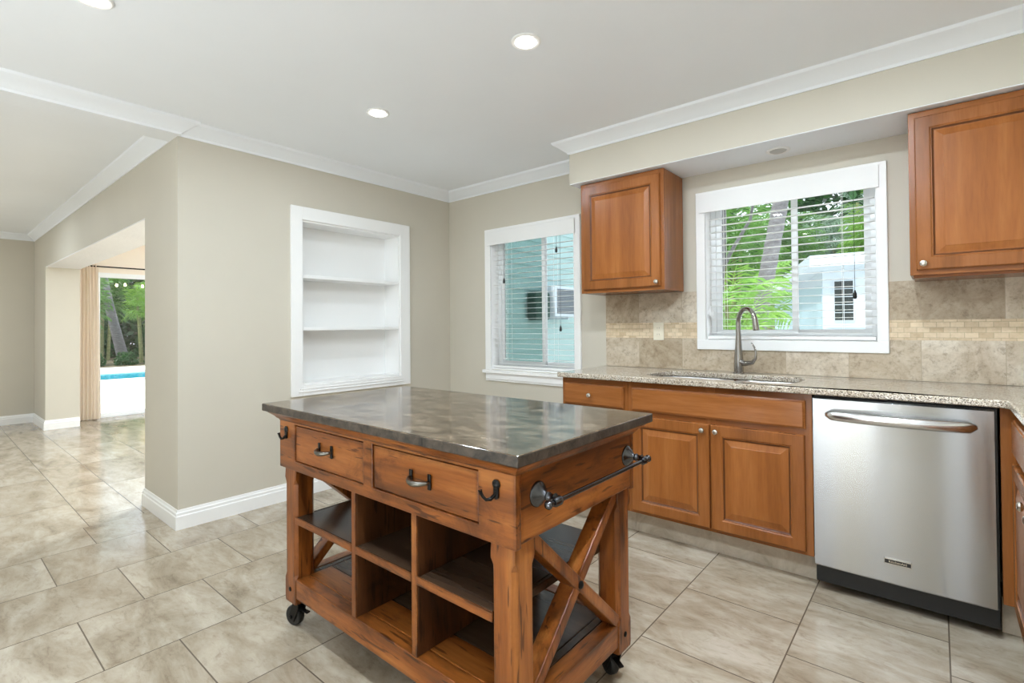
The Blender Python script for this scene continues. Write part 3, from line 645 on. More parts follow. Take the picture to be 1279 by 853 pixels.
fc.materials.append(NICKEL); fo = bpy.data.objects.new('badge_text', fc); C.objects.link(fo)
dg = bpy.context.evaluated_depsgraph_get(); fm = bpy.data.meshes.new_from_object(fo.evaluated_get(dg), depsgraph=dg)
bpy.data.objects.remove(fo); bpy.data.curves.remove(fc)
fo = bpy.data.objects.new('badge_lettering', fm); C.objects.link(fo); fo.parent = bd
fo.location = Vector((3.3735, -0.6345, 0.2130)) - Vector((3.373, -0.3, 0)); fo.rotation_euler = (PI/2, 0, 0)

# ------------------------------------------------------------------ wall cabinets
UY = -0.3136; UB = 1.4247; UT = 2.168
u1 = thing('wall_cabinet', 'single door maple wall cabinet between the two windows', 'cabinet', (1.951, -0.16, UB), 0, 'maple wall cabinets')
MB().box(1.6549, 2.2473, UY+0.018, -0.0125, UB, UT).build('body', CAB['z'], u1, 0.0015)
for a, b in ((1.6549, 1.695), (2.212, 2.2473)): MB().box(a, b, UY, UY+0.018, UB, UT).build('face_stile', CAB['z'], u1, 0.0015)
for a, b in ((UB, UB+0.04), (UT-0.05, UT)): MB().box(1.69, 2.215, UY+0.0006, UY+0.018, a, b).build('face_rail', CAB['x'], u1)
door(u1, 1.676, 2.226, UB+0.022, UT-0.030, UY, (2.207, 1.473))
u2 = thing('wall_cabinet', 'maple wall cabinet right of the sink window, cut by the photo edge', 'cabinet', (3.88, -0.16, UB), 0, 'maple wall cabinets')
MB().box(3.421, XR-0.003, UY+0.018, -0.0125, UB, UT).build('body', CAB['z'], u2, 0.0015)
for a, b in ((3.421, 3.462), (4.05, 4.10)): MB().box(a, b, UY, UY+0.018, UB, UT).build('face_stile', CAB['z'], u2, 0.0015)
for a, b in ((UB, UB+0.04), (UT-0.05, UT)): MB().box(3.45, 4.06, UY+0.0006, UY+0.018, a, b).build('face_rail', CAB['x'], u2)
door(u2, 3.444, 4.072, UB+0.022, UT-0.030, UY, (3.470, 1.474))
MB().box(3.432, 4.08, UY+0.03, -0.02, UB-0.012, UB).build('light_rail', CAB['x'], u2)

# ------------------------------------------------------------------ the island
TZ = 0.902; tx0, tx1, ty0, ty1 = 1.405, 2.755, -2.347, -1.612
bx0, bx1, by0, by1 = 1.457, 2.705, -2.297, -1.662
AZ0, AZ1 = 0.665, 0.846
isl = thing('kitchen_island', 'rustic brown wood kitchen island on casters with a dark stone top', 'kitchen island', (2.08, -1.98, 0))
tp = MB().box(tx0, tx1, ty0, ty1, TZ-0.030, TZ).build('stone_top', SLATE, isl, 0.004, 3)
tp.data.materials.append(SLATE_EDGE)
for p in tp.data.polygons:
    if abs(p.normal.z) < 0.5: p.material_index = 1
# moulding under the stone
mo = [(0.0, AZ1-0.012), (0.004, AZ1-0.006), (0.008, AZ1-0.004), (0.016, AZ1+0.006), (0.034, TZ-0.036), (0.038, TZ-0.0305), (0.0, TZ-0.0305)]
ring = [(bx0, by0), (bx0, by1), (bx1, by1), (bx1, by0)]
def sweep_closed(prof, path, out):
    mb = MB(); n = len(path); cx = sum(p[0] for p in path)/n; cy = sum(p[1] for p in path)/n; L = []
    for x, y in path:
        sx = 1 if x > cx else -1; sy = 1 if y > cy else -1
        L.append([Vector((x+sx*o, y+sy*o, z)) for o, z in prof])
    return mb.rings(L, closed=True)
sweep_closed(mo, ring, 1).build('top_moulding', ISL['x'], isl)
# apron: front with two drawer openings, back, ends
D1 = (1.579, 2.046); D2 = (2.098, 2.576); DZ0, DZ1 = 0.684, 0.827
ext_curve([rect(bx0, bx1, AZ0-0.018, AZ1), rect(D1[0], D1[1], DZ0, DZ1), rect(D2[0], D2[1], DZ0, DZ1)], lambda u, v, d: (u, by0+d, v), 0.0, 0.022, 'a', None).build('front_apron', ISL['x'], isl, 0.002)
MB().box(bx0, bx1, by1-0.022, by1, AZ0-0.018, AZ1).build('back_apron', ISL['x'], isl, 0.003)
for x in (bx0, bx1-0.022): MB().box(x, x+0.022, by0+0.022, by1-0.022, AZ0-0.008, AZ1).build('end_apron', ISL['y'], isl, 0.003)
MB().box(bx0+0.024, bx1-0.024, by0+0.24, by1-0.024, 0.655, 0.667).build('drawer_deck', ISL['x'], isl)
def bail(par, x, z):
    y = by0+0.002
    for s in (-1, 1):
        MB().box(x+s*0.042-0.007, x+s*0.042+0.007, y-0.004, y, z-0.022, z+0.024).build('handle_plate', IRON, par, 0.002)
    pts = [(x-0.042, y, z)]
    for k in range(13):
        s = -1+2*k/12; pts.append((x+0.042*s, y-0.012-0.017*(1-s*s), z-0.004*(1-s*s)))
    pts.append((x+0.042, y, z))
    MB().tube(pts, [0.005]+[0.0055+0.0035*(1-(2*k/12-1)**2) for k in range(13)]+[0.005], 12, up=(0,0,1)).build('handle', BRONZE, par, smooth=True)
for (a, b), hx, hz in ((D1, 1.806, 0.760), (D2, 2.337, 0.756)):
    d = MB().box(a+0.003, b-0.0045, by0+0.005, by0+0.021, DZ0+0.0025, DZ1-0.005).build('drawer', ISL['x'], isl, 0.002)
    MB().box(a+0.008, b-0.008, by0+0.0225, by0+0.23, DZ0+0.004, DZ0+0.10).build('drawer_box', ISL['x'], d)
    bail(d, hx, hz)
# hooks on the front apron
def hook(x, z, s, f=1.0):
    h = MB().lathe([(0.0005, -0.001), (0.011, 0.0), (0.013, 0.004), (0.008, 0.008), (0.0005, 0.009)], (x, by0, z+0.018), (0,-1,0), 16)
    h.lathe([(0.008, 0.0), (0.008, 0.006), (0.0005, 0.007)], (x, by0, z-0.012), (0,-1,0), 14).box(x-0.008, x+0.008, by0-0.005, by0, z-0.01, z+0.02)
    hk = h.build('coat_hook', IRON, isl, smooth=True)
    MB().tube([(x, by0-0.003, z-0.006), (x-0.006*s, by0-0.018*f, z-0.017), (x-0.014*s, by0-0.026*f, z-0.018), (x-0.021*s, by0-0.031*f, z-0.010), (x-0.025*s, by0-0.034*f, z+0.001), (x-0.026*s, by0-0.035*f, z+0.006)], [0.005, 0.005, 0.0045, 0.004, 0.0045, 0.006], 10).build('hook_prong', IRON, hk, smooth=True)
hook(2.643, 0.785, 1); hook(1.516, 0.785, 0.5, 0.75)
# hook on the left end seen at the corner
# legs with stopped chamfers
lx0, lx1, ly0, ly1 = 1.479, 2.692, -2.287, -1.668; LW = 0.084; LZ0 = 0.112
def leg_poly(x, y, c): return [(x+c, y), (x+LW-c, y), (x+LW, y+c), (x+LW, y+LW-c), (x+LW-c, y+LW), (x+c, y+LW), (x, y+LW-c), (x, y+c)]
for x in (lx0, lx1-LW):
    for y in (ly0, ly1-LW):
        L = [[Vector((px, py, z)) for px, py in leg_poly(x, y, c)] for z, c in ((LZ0, 0.006), (LZ0+0.012, 0.002), (0.205, 0.002), (0.225, 0.013), (0.585, 0.013), (0.605, 0.002), (0.8455, 0.002))]
        if False: pass
        inset = MB().rings(L)
        for v in inset.bm.verts:
            if v.co.z > 0.62: v.co.x = min(max(v.co.x, bx0+0.023), bx1-0.023); v.co.y = min(max(v.co.y, by0+0.023), by1-0.023)
        lg = inset.build('leg', ISL['z'], isl, 0.0015)
        cx, cy = x+LW/2, y+LW/2
        sy = -1 if y < -2 else 1; sxx = -1 if x < 2 else 1
        # bolt heads near the foot, on the outer long side and on the ends
        MB().lathe([(0.009, -0.004), (0.009, 0.002), (0.006, 0.0045), (0.0005, 0.005)], (cx+sxx*LW/2, cy, 0.165), (sxx,0,0), 12).lathe([(0.009, -0.004), (0.009, 0.002), (0.006, 0.0045), (0.0005, 0.005)], (cx, cy+sy*LW/2, 0.165), (0,sy,0), 12).build('bolt', IRON, lg, smooth=True)
        # caster
        ang = {(-1,-1): 0.25, (1,-1): 0.9, (-1,1): 2.4, (1,1): -0.5}[(sxx, sy)]; ca, sa = math.cos(ang), math.sin(ang)
        ax = Vector((-sa, ca, 0)); fw = Vector((ca, sa, 0)); hub = Vector((cx, cy, 0.040)) - fw*0.030
        fk = MB().lathe([(0.030, 0.0), (0.030, -0.006), (0.02, -0.012)], (cx, cy, LZ0-0.001), n=20)
        for s in (-1, 1):
            p = hub + ax*0.021*s; q = Vector((cx, cy, LZ0-0.012)) + ax*0.021*s
            fk.bar(p - Vector((0,0,0.012)), q, 0.034, 0.004, ax)
        fkp = fk.build('caster', IRON, isl, 0.001)
        MB().lathe([(0.026, -0.015), (0.036, -0.0145), (0.0395, -0.010), (0.040, 0.0), (0.0395, 0.010), (0.036, 0.0145), (0.026, 0.015)], hub, ax, 28).build('wheel', RUBBER, fkp, smooth=True)
        MB().lathe([(0.0005, -0.028), (0.007, -0.027), (0.008, -0.023), (0.008, 0.023), (0.007, 0.027), (0.0005, 0.028)], hub, ax, 14).build('axle', IRON, fkp, smooth=True)
        MB().bar(hub + fw*0.030 + Vector((0,0,0.030)), hub + fw*0.075 + Vector((0,0,0.024)), 0.018, 0.006, (0,0,1)).build('brake_lever', IRON, fkp, 0.002)
# base rails, base shelf
ix0, ix1, iy0, iy1 = lx0+LW, lx1-LW, ly0+LW, ly1-LW
for y in (ly0+0.002, ly1-0.052):
    MB().box(ix0, ix1, y, y+0.05, 0.138, 0.2145).build('base_rail', ISL['x'], isl, 0.003)
for x in (lx0+0.004, lx1-0.054):
    MB().box(x, x+0.05, iy0, iy1, 0.138, 0.2145).build('end_rail', ISL['y'], isl, 0.003)
MB().box(lx0+0.056, lx1-0.056, ly0+0.054, ly1-0.054, 0.188, 0.2125).build('base_shelf', ISL['x'], isl, 0.003) if False else None
nb = 1; yw = (ly1-0.054-(ly0+0.054))/nb
bsf = MB()
fp = MB().box(ix0+0.001, ix1-0.001, ly0+0.0548, ly0+0.054+0.10, 0.190, 0.2135).build('base_plank', ISL['x'], isl, 0.002)
yw = (ly1-0.0535-(ly0+0.156))/nb
for k in range(nb): bsf.box(ix0+0.001, ix1-0.001, ly0+0.156+k*yw+0.0008, ly0+0.156+(k+1)*yw-0.0008, 0.190, 0.2125)
for x in (lx0+0.056, ix1+0.001): bsf.box(x, x+LW-0.058, iy0+0.001, iy1-0.001, 0.190, 0.2125)
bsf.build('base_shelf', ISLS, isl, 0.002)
# dividers and the middle shelf, in three boards
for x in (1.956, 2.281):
    dv = MB().box(x, x+0.024, ly0+0.008, ly1-0.004, 0.2148, 0.6465).build('divider', ISL_SHADE['z'], isl, 0.002)
    MB().box(x-0.0003, x+0.0243, ly0+0.002, ly0+0.0075, 0.215, 0.646).build('divider_edge', ISL['z'], dv, 0.0015)
for a, b in ((ix0-0.006, 1.9555), (1.9805, 2.2805), (2.3055, ix1+0.006)):
    end = a < 1.7 or b > 2.5
    mb = MB()
    if end:
        q0, q1 = iy0+0.0005, iy1-0.0005
        mb.box(a+0.0062, b-0.0062 if b > 2.5 else b, ly0+0.006, ly1-0.006, 0.434, 0.459)
        if a < 1.7: mb.box(lx0+0.07, a+0.0062, q0, q1, 0.434, 0.459)
        else: mb.box(b-0.0062, lx1-0.07, q0, q1, 0.434, 0.459)
    else: mb.box(a, b, ly0+0.006, ly1-0.006, 0.434, 0.459)
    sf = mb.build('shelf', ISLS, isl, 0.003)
    MB().box(a+0.001, b-0.001, ly0+0.0005, ly0+0.0055, 0.4335, 0.4595).build('shelf_edge', ISL['x'], sf, 0.0015)
# crossed braces at both ends
for x, s in ((lx1-0.033, 1), (lx0+0.033, -1)):
    A = ((x, iy0-0.004, 0.648), (x, iy1+0.004, 0.222)); B = ((x, iy0-0.004, 0.222), (x, iy1+0.004, 0.648))
    MB().bar(*A, 0.036, 0.058, (1,0,0)).build('cross_brace', ISL['z'], isl, 0.004)
    MB().bar((x-s*0.002, B[0][1], B[0][2]), (x-s*0.002, B[1][1], B[1][2]), 0.036, 0.056, (1,0,0)).build('cross_brace', ISL['z'], isl, 0.004)
    MB().lathe([(0.012, 0.0), (0.012, 0.003), (0.008, 0.007), (0.0005, 0.008)], (x+s*0.029, (iy0+iy1)/2, 0.435), (s,0,0), 14).build('bolt', IRON, isl, smooth=True)
# towel bar on the right end
tbz = 0.768
tb = MB().cyl((bx1+0.062, -2.235, tbz-0.006), (bx1+0.062, -1.690, tbz-0.006), 0.0065, n=16)
tb = tb.build('towel_bar', PEWTER, isl, smooth=True)
for y in (-2.207, -1.712):
    MB().lathe([(0.034, 0.0), (0.034, 0.003), (0.031, 0.007), (0.026, 0.009), (0.022, 0.016), (0.014, 0.021), (0.010, 0.030), (0.013, 0.036), (0.010, 0.042), (0.0095, 0.050), (0.013, 0.056), (0.0005, 0.062)], (bx1, y, tbz), (1,0,0), 24).lathe([(0.010, -0.016), (0.013, -0.010), (0.013, 0.010), (0.010, 0.016)], (bx1+0.062, y, tbz-0.006), (0,1,0), 16).build('rosette', PEWTER, tb, smooth=True)
for y, s in ((-2.235, -1), (-1.690, 1)):
    MB().lathe([(0.007, 0.0), (0.011, 0.004), (0.012, 0.010), (0.008, 0.016), (0.0005, 0.018)], (bx1+0.062, y, tbz-0.006), (0,s,0), 14).build('finial', PEWTER, tb, smooth=True)

# ------------------------------------------------------------------ pool door and curtain
dr = sroot('door_1', 'white framed sliding glass door to the pool', 'door', (-5.24, 0.15, 0))
X0 = -5.30
MB().box(X0, X0+0.075, -1.70, -1.645, 0, 1.99).box(X0, X0+0.075, 1.85, 1.90, 0, 1.99).box(X0, X0+0.075, -1.70, 1.90, 1.935, 1.99).box(X0, X0+0.075, -1.70, 1.90, 0.0, 0.035).build('door_frame', VINYL, dr, 0.003)
for a, b, x in ((-1.645, 0.2, X0+0.04), (0.15, 1.85, X0+0.012)):
    s = MB().box(x, x+0.022, a, a+0.03, 0.035, 1.935).box(x, x+0.022, b-0.05, b, 0.035, 1.935).box(x, x+0.022, a+0.03, b-0.05, 1.925, 1.935).box(x, x+0.022, a+0.03, b-0.05, 0.035, 0.06).build('door_sash', VINYL, dr)
    MB().box(x+0.008, x+0.013, a+0.03, b-0.05, 0.06, 1.925).build('pane', GLASS, s)
n_ = NT('curtain_cloth_sheer'); n_.base(srgb(250,242,232)); n_.set(Roughness=0.9); tl_ = n_.new('ShaderNodeBsdfTranslucent'); tl_.inputs[0].default_value = srgb(248,236,220)
mx_ = n_.new('ShaderNodeMixShader'); mx_.inputs[0].default_value = 0.45; n_.link(n_.b.outputs[0], mx_.inputs[1]); n_.link(tl_.outputs[0], mx_.inputs[2]); n_.link(mx_.outputs[0], n_.n['Material Output'].inputs[0]); CURT = n_.m
cu = thing('curtain', 'cream curtain gathered beside the sliding pool door', 'curtain', (-5.12, -1.75, 0))
mb = MB(); L = []; N = 84
for z in [0.012 + (2.085-0.012)*k/14 for k in range(15)]:
    f = z/2.085; y0 = -1.862+0.012*f; y1 = -1.628-0.035*f**1.5 ; row = []
    for k in range(N+1):
        t = k/N; ph = 2*PI*6*t; amp = 0.030*(1-0.25*f)
        row.append(Vector((-5.115+amp*math.sin(ph)+0.006*math.sin(2.3*ph+z), y0+(y1-y0)*t+0.008*math.sin(2*ph), z)))
    L.append(row)
V_ = [[mb.bm.verts.new(p) for p in row] for row in L]
for i in range(len(V_)-1):
    for k in range(N): mb.bm.faces.new((V_[i][k], V_[i][k+1], V_[i+1][k+1], V_[i+1][k]))
mb.build('cloth', CURT, cu, smooth=True, angle=80)
MB().cyl((-5.115, -1.885, 2.06), (-5.115, 1.9, 2.06), 0.009).build('curtain_rod', IRON, cu, smooth=True)
MB().box(-5.219, -5.11, -1.878, -1.868, 2.045, 2.06).box(-5.219, -5.11, 1.86, 1.87, 2.045, 2.06).lathe([(0.0005, 0.0), (0.014, 0.006), (0.014, 0.02), (0.0005, 0.026)], (-5.115, -1.906, 2.06), (0,1,0), 12).build('rod_bracket', IRON, cu)

# ------------------------------------------------------------------ outdoors
GZ = -0.15
pool = [(-13.35, -9), (-13.35, 9.0), (-16.6, 9.0), (-16.0, -9)]
gm = ext_curve([rect(-19.2, -5.4, -14, 12), pool], lambda u, v, d: (u, v, d), GZ-0.5, GZ, 'g', None)
struct(gm.build('pool_deck', CONC), 'sunlit pale concrete pool deck', 'pool deck')
struct(MB().box(-45, -19.2, -25, 25, GZ-0.4, GZ+0.02).build('ground_garden', SOIL), 'garden soil beyond the pool', 'ground')
struct(MB().box(-5.4, 20, 0.21, 40, GZ-0.4, GZ).build('ground_yard', YARD_BOUNCE), 'unseen yard behind the house, made pale to bounce daylight', 'ground')  # unseen ground, colour made pale to bounce daylight through the windows
struct(MB().box(-19.2, 20, -30, YB-0.21, GZ-0.4, GZ).build('ground_front', CONC), 'concrete terrace behind the viewer', 'ground')
pl = thing('swimming_pool', 'turquoise swimming pool beyond the sliding door', 'swimming pool', (-14.8, 0, GZ))
MB().prism([(p[0]*1.0+(0.01 if p[0] < -14 else -0.01), p[1]*0.999) for p in pool], lambda u, v, d: (u, v, d), GZ-0.45, GZ-0.012).build('water', WATER, pl)
mb = MB()
for i in range(4):
    a, b = Vector(pool[i]+(0,)), Vector(pool[(i+1) % 4]+(0,)); d = (b-a).normalized(); n = Vector((d.y, -d.x, 0)); 
    mb.rings([[a+Vector((0,0,GZ+0.001)), a+n*0.3+Vector((0,0,GZ+0.001)), a+n*0.3+Vector((0,0,GZ+0.03)), a+Vector((0,0,GZ+0.03))], [b+Vector((0,0,GZ+0.001)), b+n*0.3+Vector((0,0,GZ+0.001)), b+n*0.3+Vector((0,0,GZ+0.03)), b+Vector((0,0,GZ+0.03))]])
mb.build('coping', CONC, pl)

# teal wing of the house with its air conditioner
wg = MB()
wg.box(-0.3, -0.285, 0.21, 3.6, GZ, 2.55)
for k in range(18): wg.rings([[Vector((-0.285, y, GZ+0.15*k)), Vector((-0.268, y, GZ+0.15*k)), Vector((-0.28, y, GZ+0.15*(k+1))), Vector((-0.285, y, GZ+0.15*(k+1)))] for y in (0.21, 3.6)])
struct(wg.build('wall_wing', TEAL), 'teal sided outside wall seen through the corner window', 'wall')
ac = thing('air_conditioner', 'white window air conditioner with grey grille on the teal wall', 'air conditioner', (-0.1, 2.05, 1.35))
MB().box(-0.275, -0.058, 1.80, 2.30, 1.325, 1.70).build('case', SHEDW, ac, 0.006)
MB().box(-0.058, -0.050, 1.845, 2.255, 1.36, 1.665).build('grille_back', plain('ac_grey', srgb(92,100,108), 0.6), ac)
mb = MB()
for k in range(12): mb.box(-0.050, -0.044, 1.845, 2.255, 1.368+0.025*k, 1.377+0.025*k)
MB().box(-0.266, -0.12, 1.50, 1.795, 1.28, 1.62).build('side_shade', plain('side_shade_green', (0.02,0.06,0.045,1), 0.7), ac, 0.03)  # dark box standing for the unit's shaded side and bracket
mb.build('grille', plain('ac_slat', srgb(124,132,140), 0.6), ac)
MB().box(-0.267, -0.09, 1.95, 1.97, 1.29, 1.325).box(-0.267, -0.09, 2.13, 2.15, 1.29, 1.325).build('bracket', SHEDW, ac)

# garden shed
sh = thing('garden_shed', 'white garden shed with a grid window outside the sink window', 'shed', (3.2, 10.5, GZ))
a0 = Vector((1.697, 9.0)); a1 = a0 + Vector((1, 0.06)).normalized()*4.2; a2 = a1 + Vector((-0.3, 3)); a3 = a0 + Vector((-0.60, 1.0))*2.4
plan = [(p.x, p.y) for p in (a0, a1, a2, a3)]
MB().prism(plan, lambda u, v, d: (u, v, d), GZ, 2.32).build('wall', SHEDW, sh)
ed = (a1-a0).normalized(); en = Vector((ed.y, -ed.x)); lf = (a3-a0).normalized(); ln = Vector((-lf.y, lf.x)); 
if ln.dot(Vector((-1,0))) < 0: ln = -ln
mb = MB(); o0 = a0 + en*0.28 - ed*0.20; o1 = a1 + en*0.28 + ed*0.2; o2 = a2 + Vector((0.2, 0.2)); o3 = a3 + ln*0.28
zz = (2.62, 2.62, 2.62, 2.05)
mb.rings([[Vector((p.x, p.y, z-0.24)) for p, z in zip((o0, o1, o2, o3), zz)], [Vector((p.x, p.y, z)) for p, z in zip((o0, o1, o2, o3), zz)]])
mb.build('roof', SHEDW, sh)
MB().prism([(p.x, p.y) for p in (a0+ln*0.012-lf*0.0, a0+ln*0.002, a3+ln*0.002, a3+ln*0.012)], lambda u, v, d: (u, v, d), GZ, 2.0).build('side_cladding', SHEDB, sh)
DARKG = plain('dark_pane', (0.02,0.028,0.03,1), 0.15)
def on_front(t, dpt, z): p = a0 + ed*t + en*dpt; return Vector((p.x, p.y, z))
def front_box(mb, t0, t1, z0, z1, d0, d1):
    return mb.rings([[on_front(t, d, z0) for t, d in ((t0, d0), (t1, d0), (t1, d1), (t0, d1))], [on_front(t, d, z1) for t, d in ((t0, d0), (t1, d0), (t1, d1), (t0, d1))]])
wx0, wx1, wz0, wz1 = 0.21, 0.53, 1.275, 2.09
wf = MB()
for t in (wx0-0.02, (wx0+wx1)/2-0.007, wx1): front_box(wf, t, t+(0.014 if 0.3 < t < 0.45 else 0.02), wz0, wz1, 0.001, 0.03)
for k in range(6): zc = wz0-0.012+(wz1-wz0)*k/5; front_box(wf, wx0-0.02, wx1+0.02, zc, zc+0.013, 0.001, 0.028)
wfo = wf.build('window', SHEDW, sh)
front_box(MB(), wx0-0.01, wx1+0.01, wz0, wz1, 0.0005, 0.012).build('pane', DARKG, wfo)
front_box(MB(), 0.06, 0.85, 1.13, 1.15, 0.001, 0.03).build('window_ledge', SHEDW, sh)
front_box(front_box(MB(), 0.92, 0.935, 0.0, 2.25, 0.001, 0.02), 1.8, 1.815, 0.0, 2.25, 0.001, 0.02).build('door_trim', SHEDB, sh)

# plants
def frond(mb, o, az, elev, length, leaf, n, droop, wid=0.035, rnd=random):
    d = Vector((math.cos(az)*math.cos(elev), math.sin(az)*math.cos(elev), math.sin(elev))); p = Vector(o); st = length/n; side0 = Vector((-math.sin(az), math.cos(az), 0))
    for k in range(n):
        t = k/n; q = p + d*st
        nrm = side0.cross(d).normalized()
        if t > 0.12:
            ll = leaf*math.sin(PI*min(1, 0.12+0.88*t))**0.6*(0.85+0.3*rnd.random())
            for s in (-1, 1):
                u = (side0*s*0.75 + d*0.65 + nrm*0.22).normalized(); a = p + d*st*0.5*rnd.random(); m = a + u*ll*0.5; e_ = a + u*ll - Vector((0,0,1))*ll*0.30
                wv = d*wid*0.5
                v = [mb.bm.verts.new(x) for x in (a - wv*0.4, a + wv*0.4, m + wv, m - wv, e_)]
                mb.bm.faces.new((v[0], v[1], v[2], v[3])); mb.bm.faces.new((v[3], v[2], v[4]))
        r = 0.010*(1-t)+0.003
        a_ = [mb.bm.verts.new(x) for x in (p - side0*r, p + side0*r, q + side0*r, q - side0*r)]; mb.bm.faces.new(a_)
        p = q; d = (d - Vector((0,0,1))*droop/n*(0.4+1.2*t)).normalized()
def palm_mesh(seed, stems, h, spread, nf, length, leaf, bark_r, lean=0.12):
    rnd = random.Random(seed); st = MB(); lv = MB()
    for i in range(stems):
        a = rnd.random()*2*PI; r = spread*math.sqrt(rnd.random()); b = Vector((r*math.cos(a), r*math.sin(a), 0)); hh = h*(0.6+0.55*rnd.random())
        tip = b + Vector((math.cos(a)*lean*hh, math.sin(a)*lean*hh, hh)); mid = (b+tip)/2 + Vector((0,0,0.03))
        st.tube([b, mid, tip], [bark_r*1.15, bark_r, bark_r*0.8], 8)
        for k in range(nf):
            frond(lv, tip - Vector((0,0,rnd.random()*0.25*hh if stems > 2 else 0.1)), rnd.random()*2*PI, 0.25+1.0*rnd.random(), length*(0.75+0.4*rnd.random()), leaf, 18, 1.6, 0.045, rnd)
    return st, lv
def clip(mb, R, zmin=0.05, c=(0, 0), zmax=99):
    bad = [f for f in mb.bm.faces if any((v.co.x-c[0])**2+(v.co.y-c[1])**2 > R*R or v.co.z < zmin or v.co.z > zmax for v in f.verts)]
    bmesh.ops.delete(mb.bm, geom=bad, context='FACES'); return mb
def palm(name, label, cat, loc, rz, mesh_args, leafm, barkm, scale=1.0, group=None, R=9.0):
    t = thing(name, label, cat, loc, rz, group); s, l = palm_mesh(*mesh_args); clip(l, R)
    s.build('trunk', barkm, t, smooth=True, local=True); l.build('fronds', leafm, t, local=True); t.scale = (scale,)*3
    return t
def re(t, label, loc, rz, sc, leafm=None):
    c = copy_tree(t); c.location = loc; c.rotation_euler = (0,0,rz); c.scale = (sc,)*3; c['label'] = label
    if leafm:
        for ch in c.children:
            if ch.name.startswith('fronds'):
                ch.material_slots[0].link = 'OBJECT'; ch.material_slots[0].material = leafm
    return c
# leafy masses: foliage shell of small leaves on a lobed body
def bush(name, label, cat, loc, size, nleaf, ls, leafm, seed, group=None):
    t = thing(name, label, cat, loc, 0, group); rnd = random.Random(seed); mb = MB(); sx, sy, sz = size
    for i in range(nleaf):
        th = rnd.random()*2*PI; cz = rnd.random(); r = (0.55+0.5*rnd.random()**0.5)*(0.9+0.15*math.sin(3*th+seed))
        h = math.sqrt(max(0, 1-(cz*0.9)**2)); p = Vector((sx*r*h*math.cos(th), sy*r*h*math.sin(th), sz*(0.06+cz*0.94)))
        u = Vector((rnd.uniform(-1,1), rnd.uniform(-1,1), rnd.uniform(-0.6,0.8))).normalized(); v = u.cross(Vector((rnd.uniform(-1,1), rnd.uniform(-1,1), rnd.uniform(-1,1)))).normalized()
        l = ls*(0.7+0.6*rnd.random())
        vs = [mb.bm.verts.new(q) for q in (p, p+u*l*0.45+v*l*0.24, p+u*l, p+u*l*0.45-v*l*0.24)]; mb.bm.faces.new(vs)
    mb.build('leaves', leafm, t, local=True)
    st = MB()
    for k in range(5):
        a = k*1.26; st.tube([(0.02*math.cos(a), 0.02*math.sin(a), 0), (sx*0.3*math.cos(a), sy*0.3*math.sin(a), sz*0.5), (sx*0.45*math.cos(a), sy*0.45*math.sin(a), sz*0.8)], [0.03, 0.02, 0.008], 6)
    st.build('stems', BARK_G, t, local=True); return t
G1 = 'palms behind the house'; G2 = 'palms beyond the pool'
pa = palm('palm_tree', 'bright green palm clump low outside the left half of the sink window', 'palm', (0.95, 6.15, GZ), 0.3, (3, 7, 1.9, 0.3, 4, 1.45, 0.44, 0.035, 0.06), LEAF[0], BARK_G, 1.0, G1, 0.84)
pb = palm('palm_tree', 'dense green palm clump behind the leaning grey trunk', 'palm', (0.05, 8.2, GZ), 1.0, (5, 10, 2.9, 0.5, 7, 1.7, 0.5, 0.04, 0.08), LEAF[1], BARK_G, 1.0, G1, 1.15)
pf = palm('palm_tree', 'tall green palm behind the left end of the shed roof', 'palm', (-0.2, 14.4, GZ), 0.5, (8, 12, 4.3, 0.5, 8, 2.0, 0.62, 0.05, 0.06), LEAF[1], BARK_G, 1.0, G1, 1.28)
re(pa, 'bright green palm clump in front of the leaning grey trunk', (1.66, 3.3, GZ), 1.2, 0.80, LEAF[0])
re(pf, 'tall yellow green palm behind the shed roof above its grid window', (2.5, 14.4, GZ), 3.0, 1.0, LEAF[0])
re(pf, 'silvery palm behind the shed roof between two greener palms', (1.15, 16.9, GZ), 4.2, 1.08, LEAF[3])
re(pf, 'dark palm far left behind the window palms', (-3.0, 13.0, GZ), 1.9, 1.0, LEAF[2])
re(pf, 'dark palm behind the right part of the shed roof', (4.1, 16.9, GZ), 5.0, 1.08, LEAF[1])
re(pb, 'green palm clump at the far left edge of the sink window view', (-2.4, 9.2, GZ), 2.2, 1.0, LEAF[1])
t1 = thing('palm_tree', 'thick leaning grey palm trunk outside the sink window', 'palm', (1.44, 4.5, GZ))
tr = [Vector((1.36, 4.5, GZ)), Vector((1.50, 4.5, 0.75)), Vector((1.66, 4.5, 1.75)), Vector((1.87, 4.5, 2.87)), Vector((2.35, 4.5, 5.9))]
rs = [0.13, 0.11, 0.105, 0.10, 0.09]; P = []; Rr = []
for i in range(4):
    for k in range(10): P.append(tr[i].lerp(tr[i+1], k/10)); Rr.append((rs[i]*(1-k/10)+rs[i+1]*k/10)*(1.05 if k % 2 else 0.98))
MB().tube(P, Rr, 18).build('trunk', BARK, t1, smooth=True)
lv = MB(); rnd = random.Random(9)
for k in range(12): frond(lv, (2.33, 4.5, 5.85), k*0.9, 0.4+0.8*rnd.random(), 1.8, 0.6, 20, 1.3, 0.05, rnd)
lv.build('fronds', LEAF[0], t1)
t2 = thing('slim_tree', 'slim pale forked tree trunk at the left of the sink window', 'tree', (0.93, 4.5, GZ))
MB().tube([(0.93, 4.5, GZ), (0.96, 4.5, 0.9), (1.03, 4.5, 1.6), (1.09, 4.5, 2.2), (1.12, 4.5, 3.2)], [0.075, 0.06, 0.055, 0.045, 0.03], 12).build('trunk', BARK, t2, smooth=True)
MB().tube([(1.06, 4.5, 2.0), (1.25, 4.5, 2.35), (1.50, 4.42, 2.70), (1.62, 4.2, 3.0)], [0.035, 0.028, 0.022, 0.015], 10).build('branch', BARK, t2, smooth=True)
lv = MB()
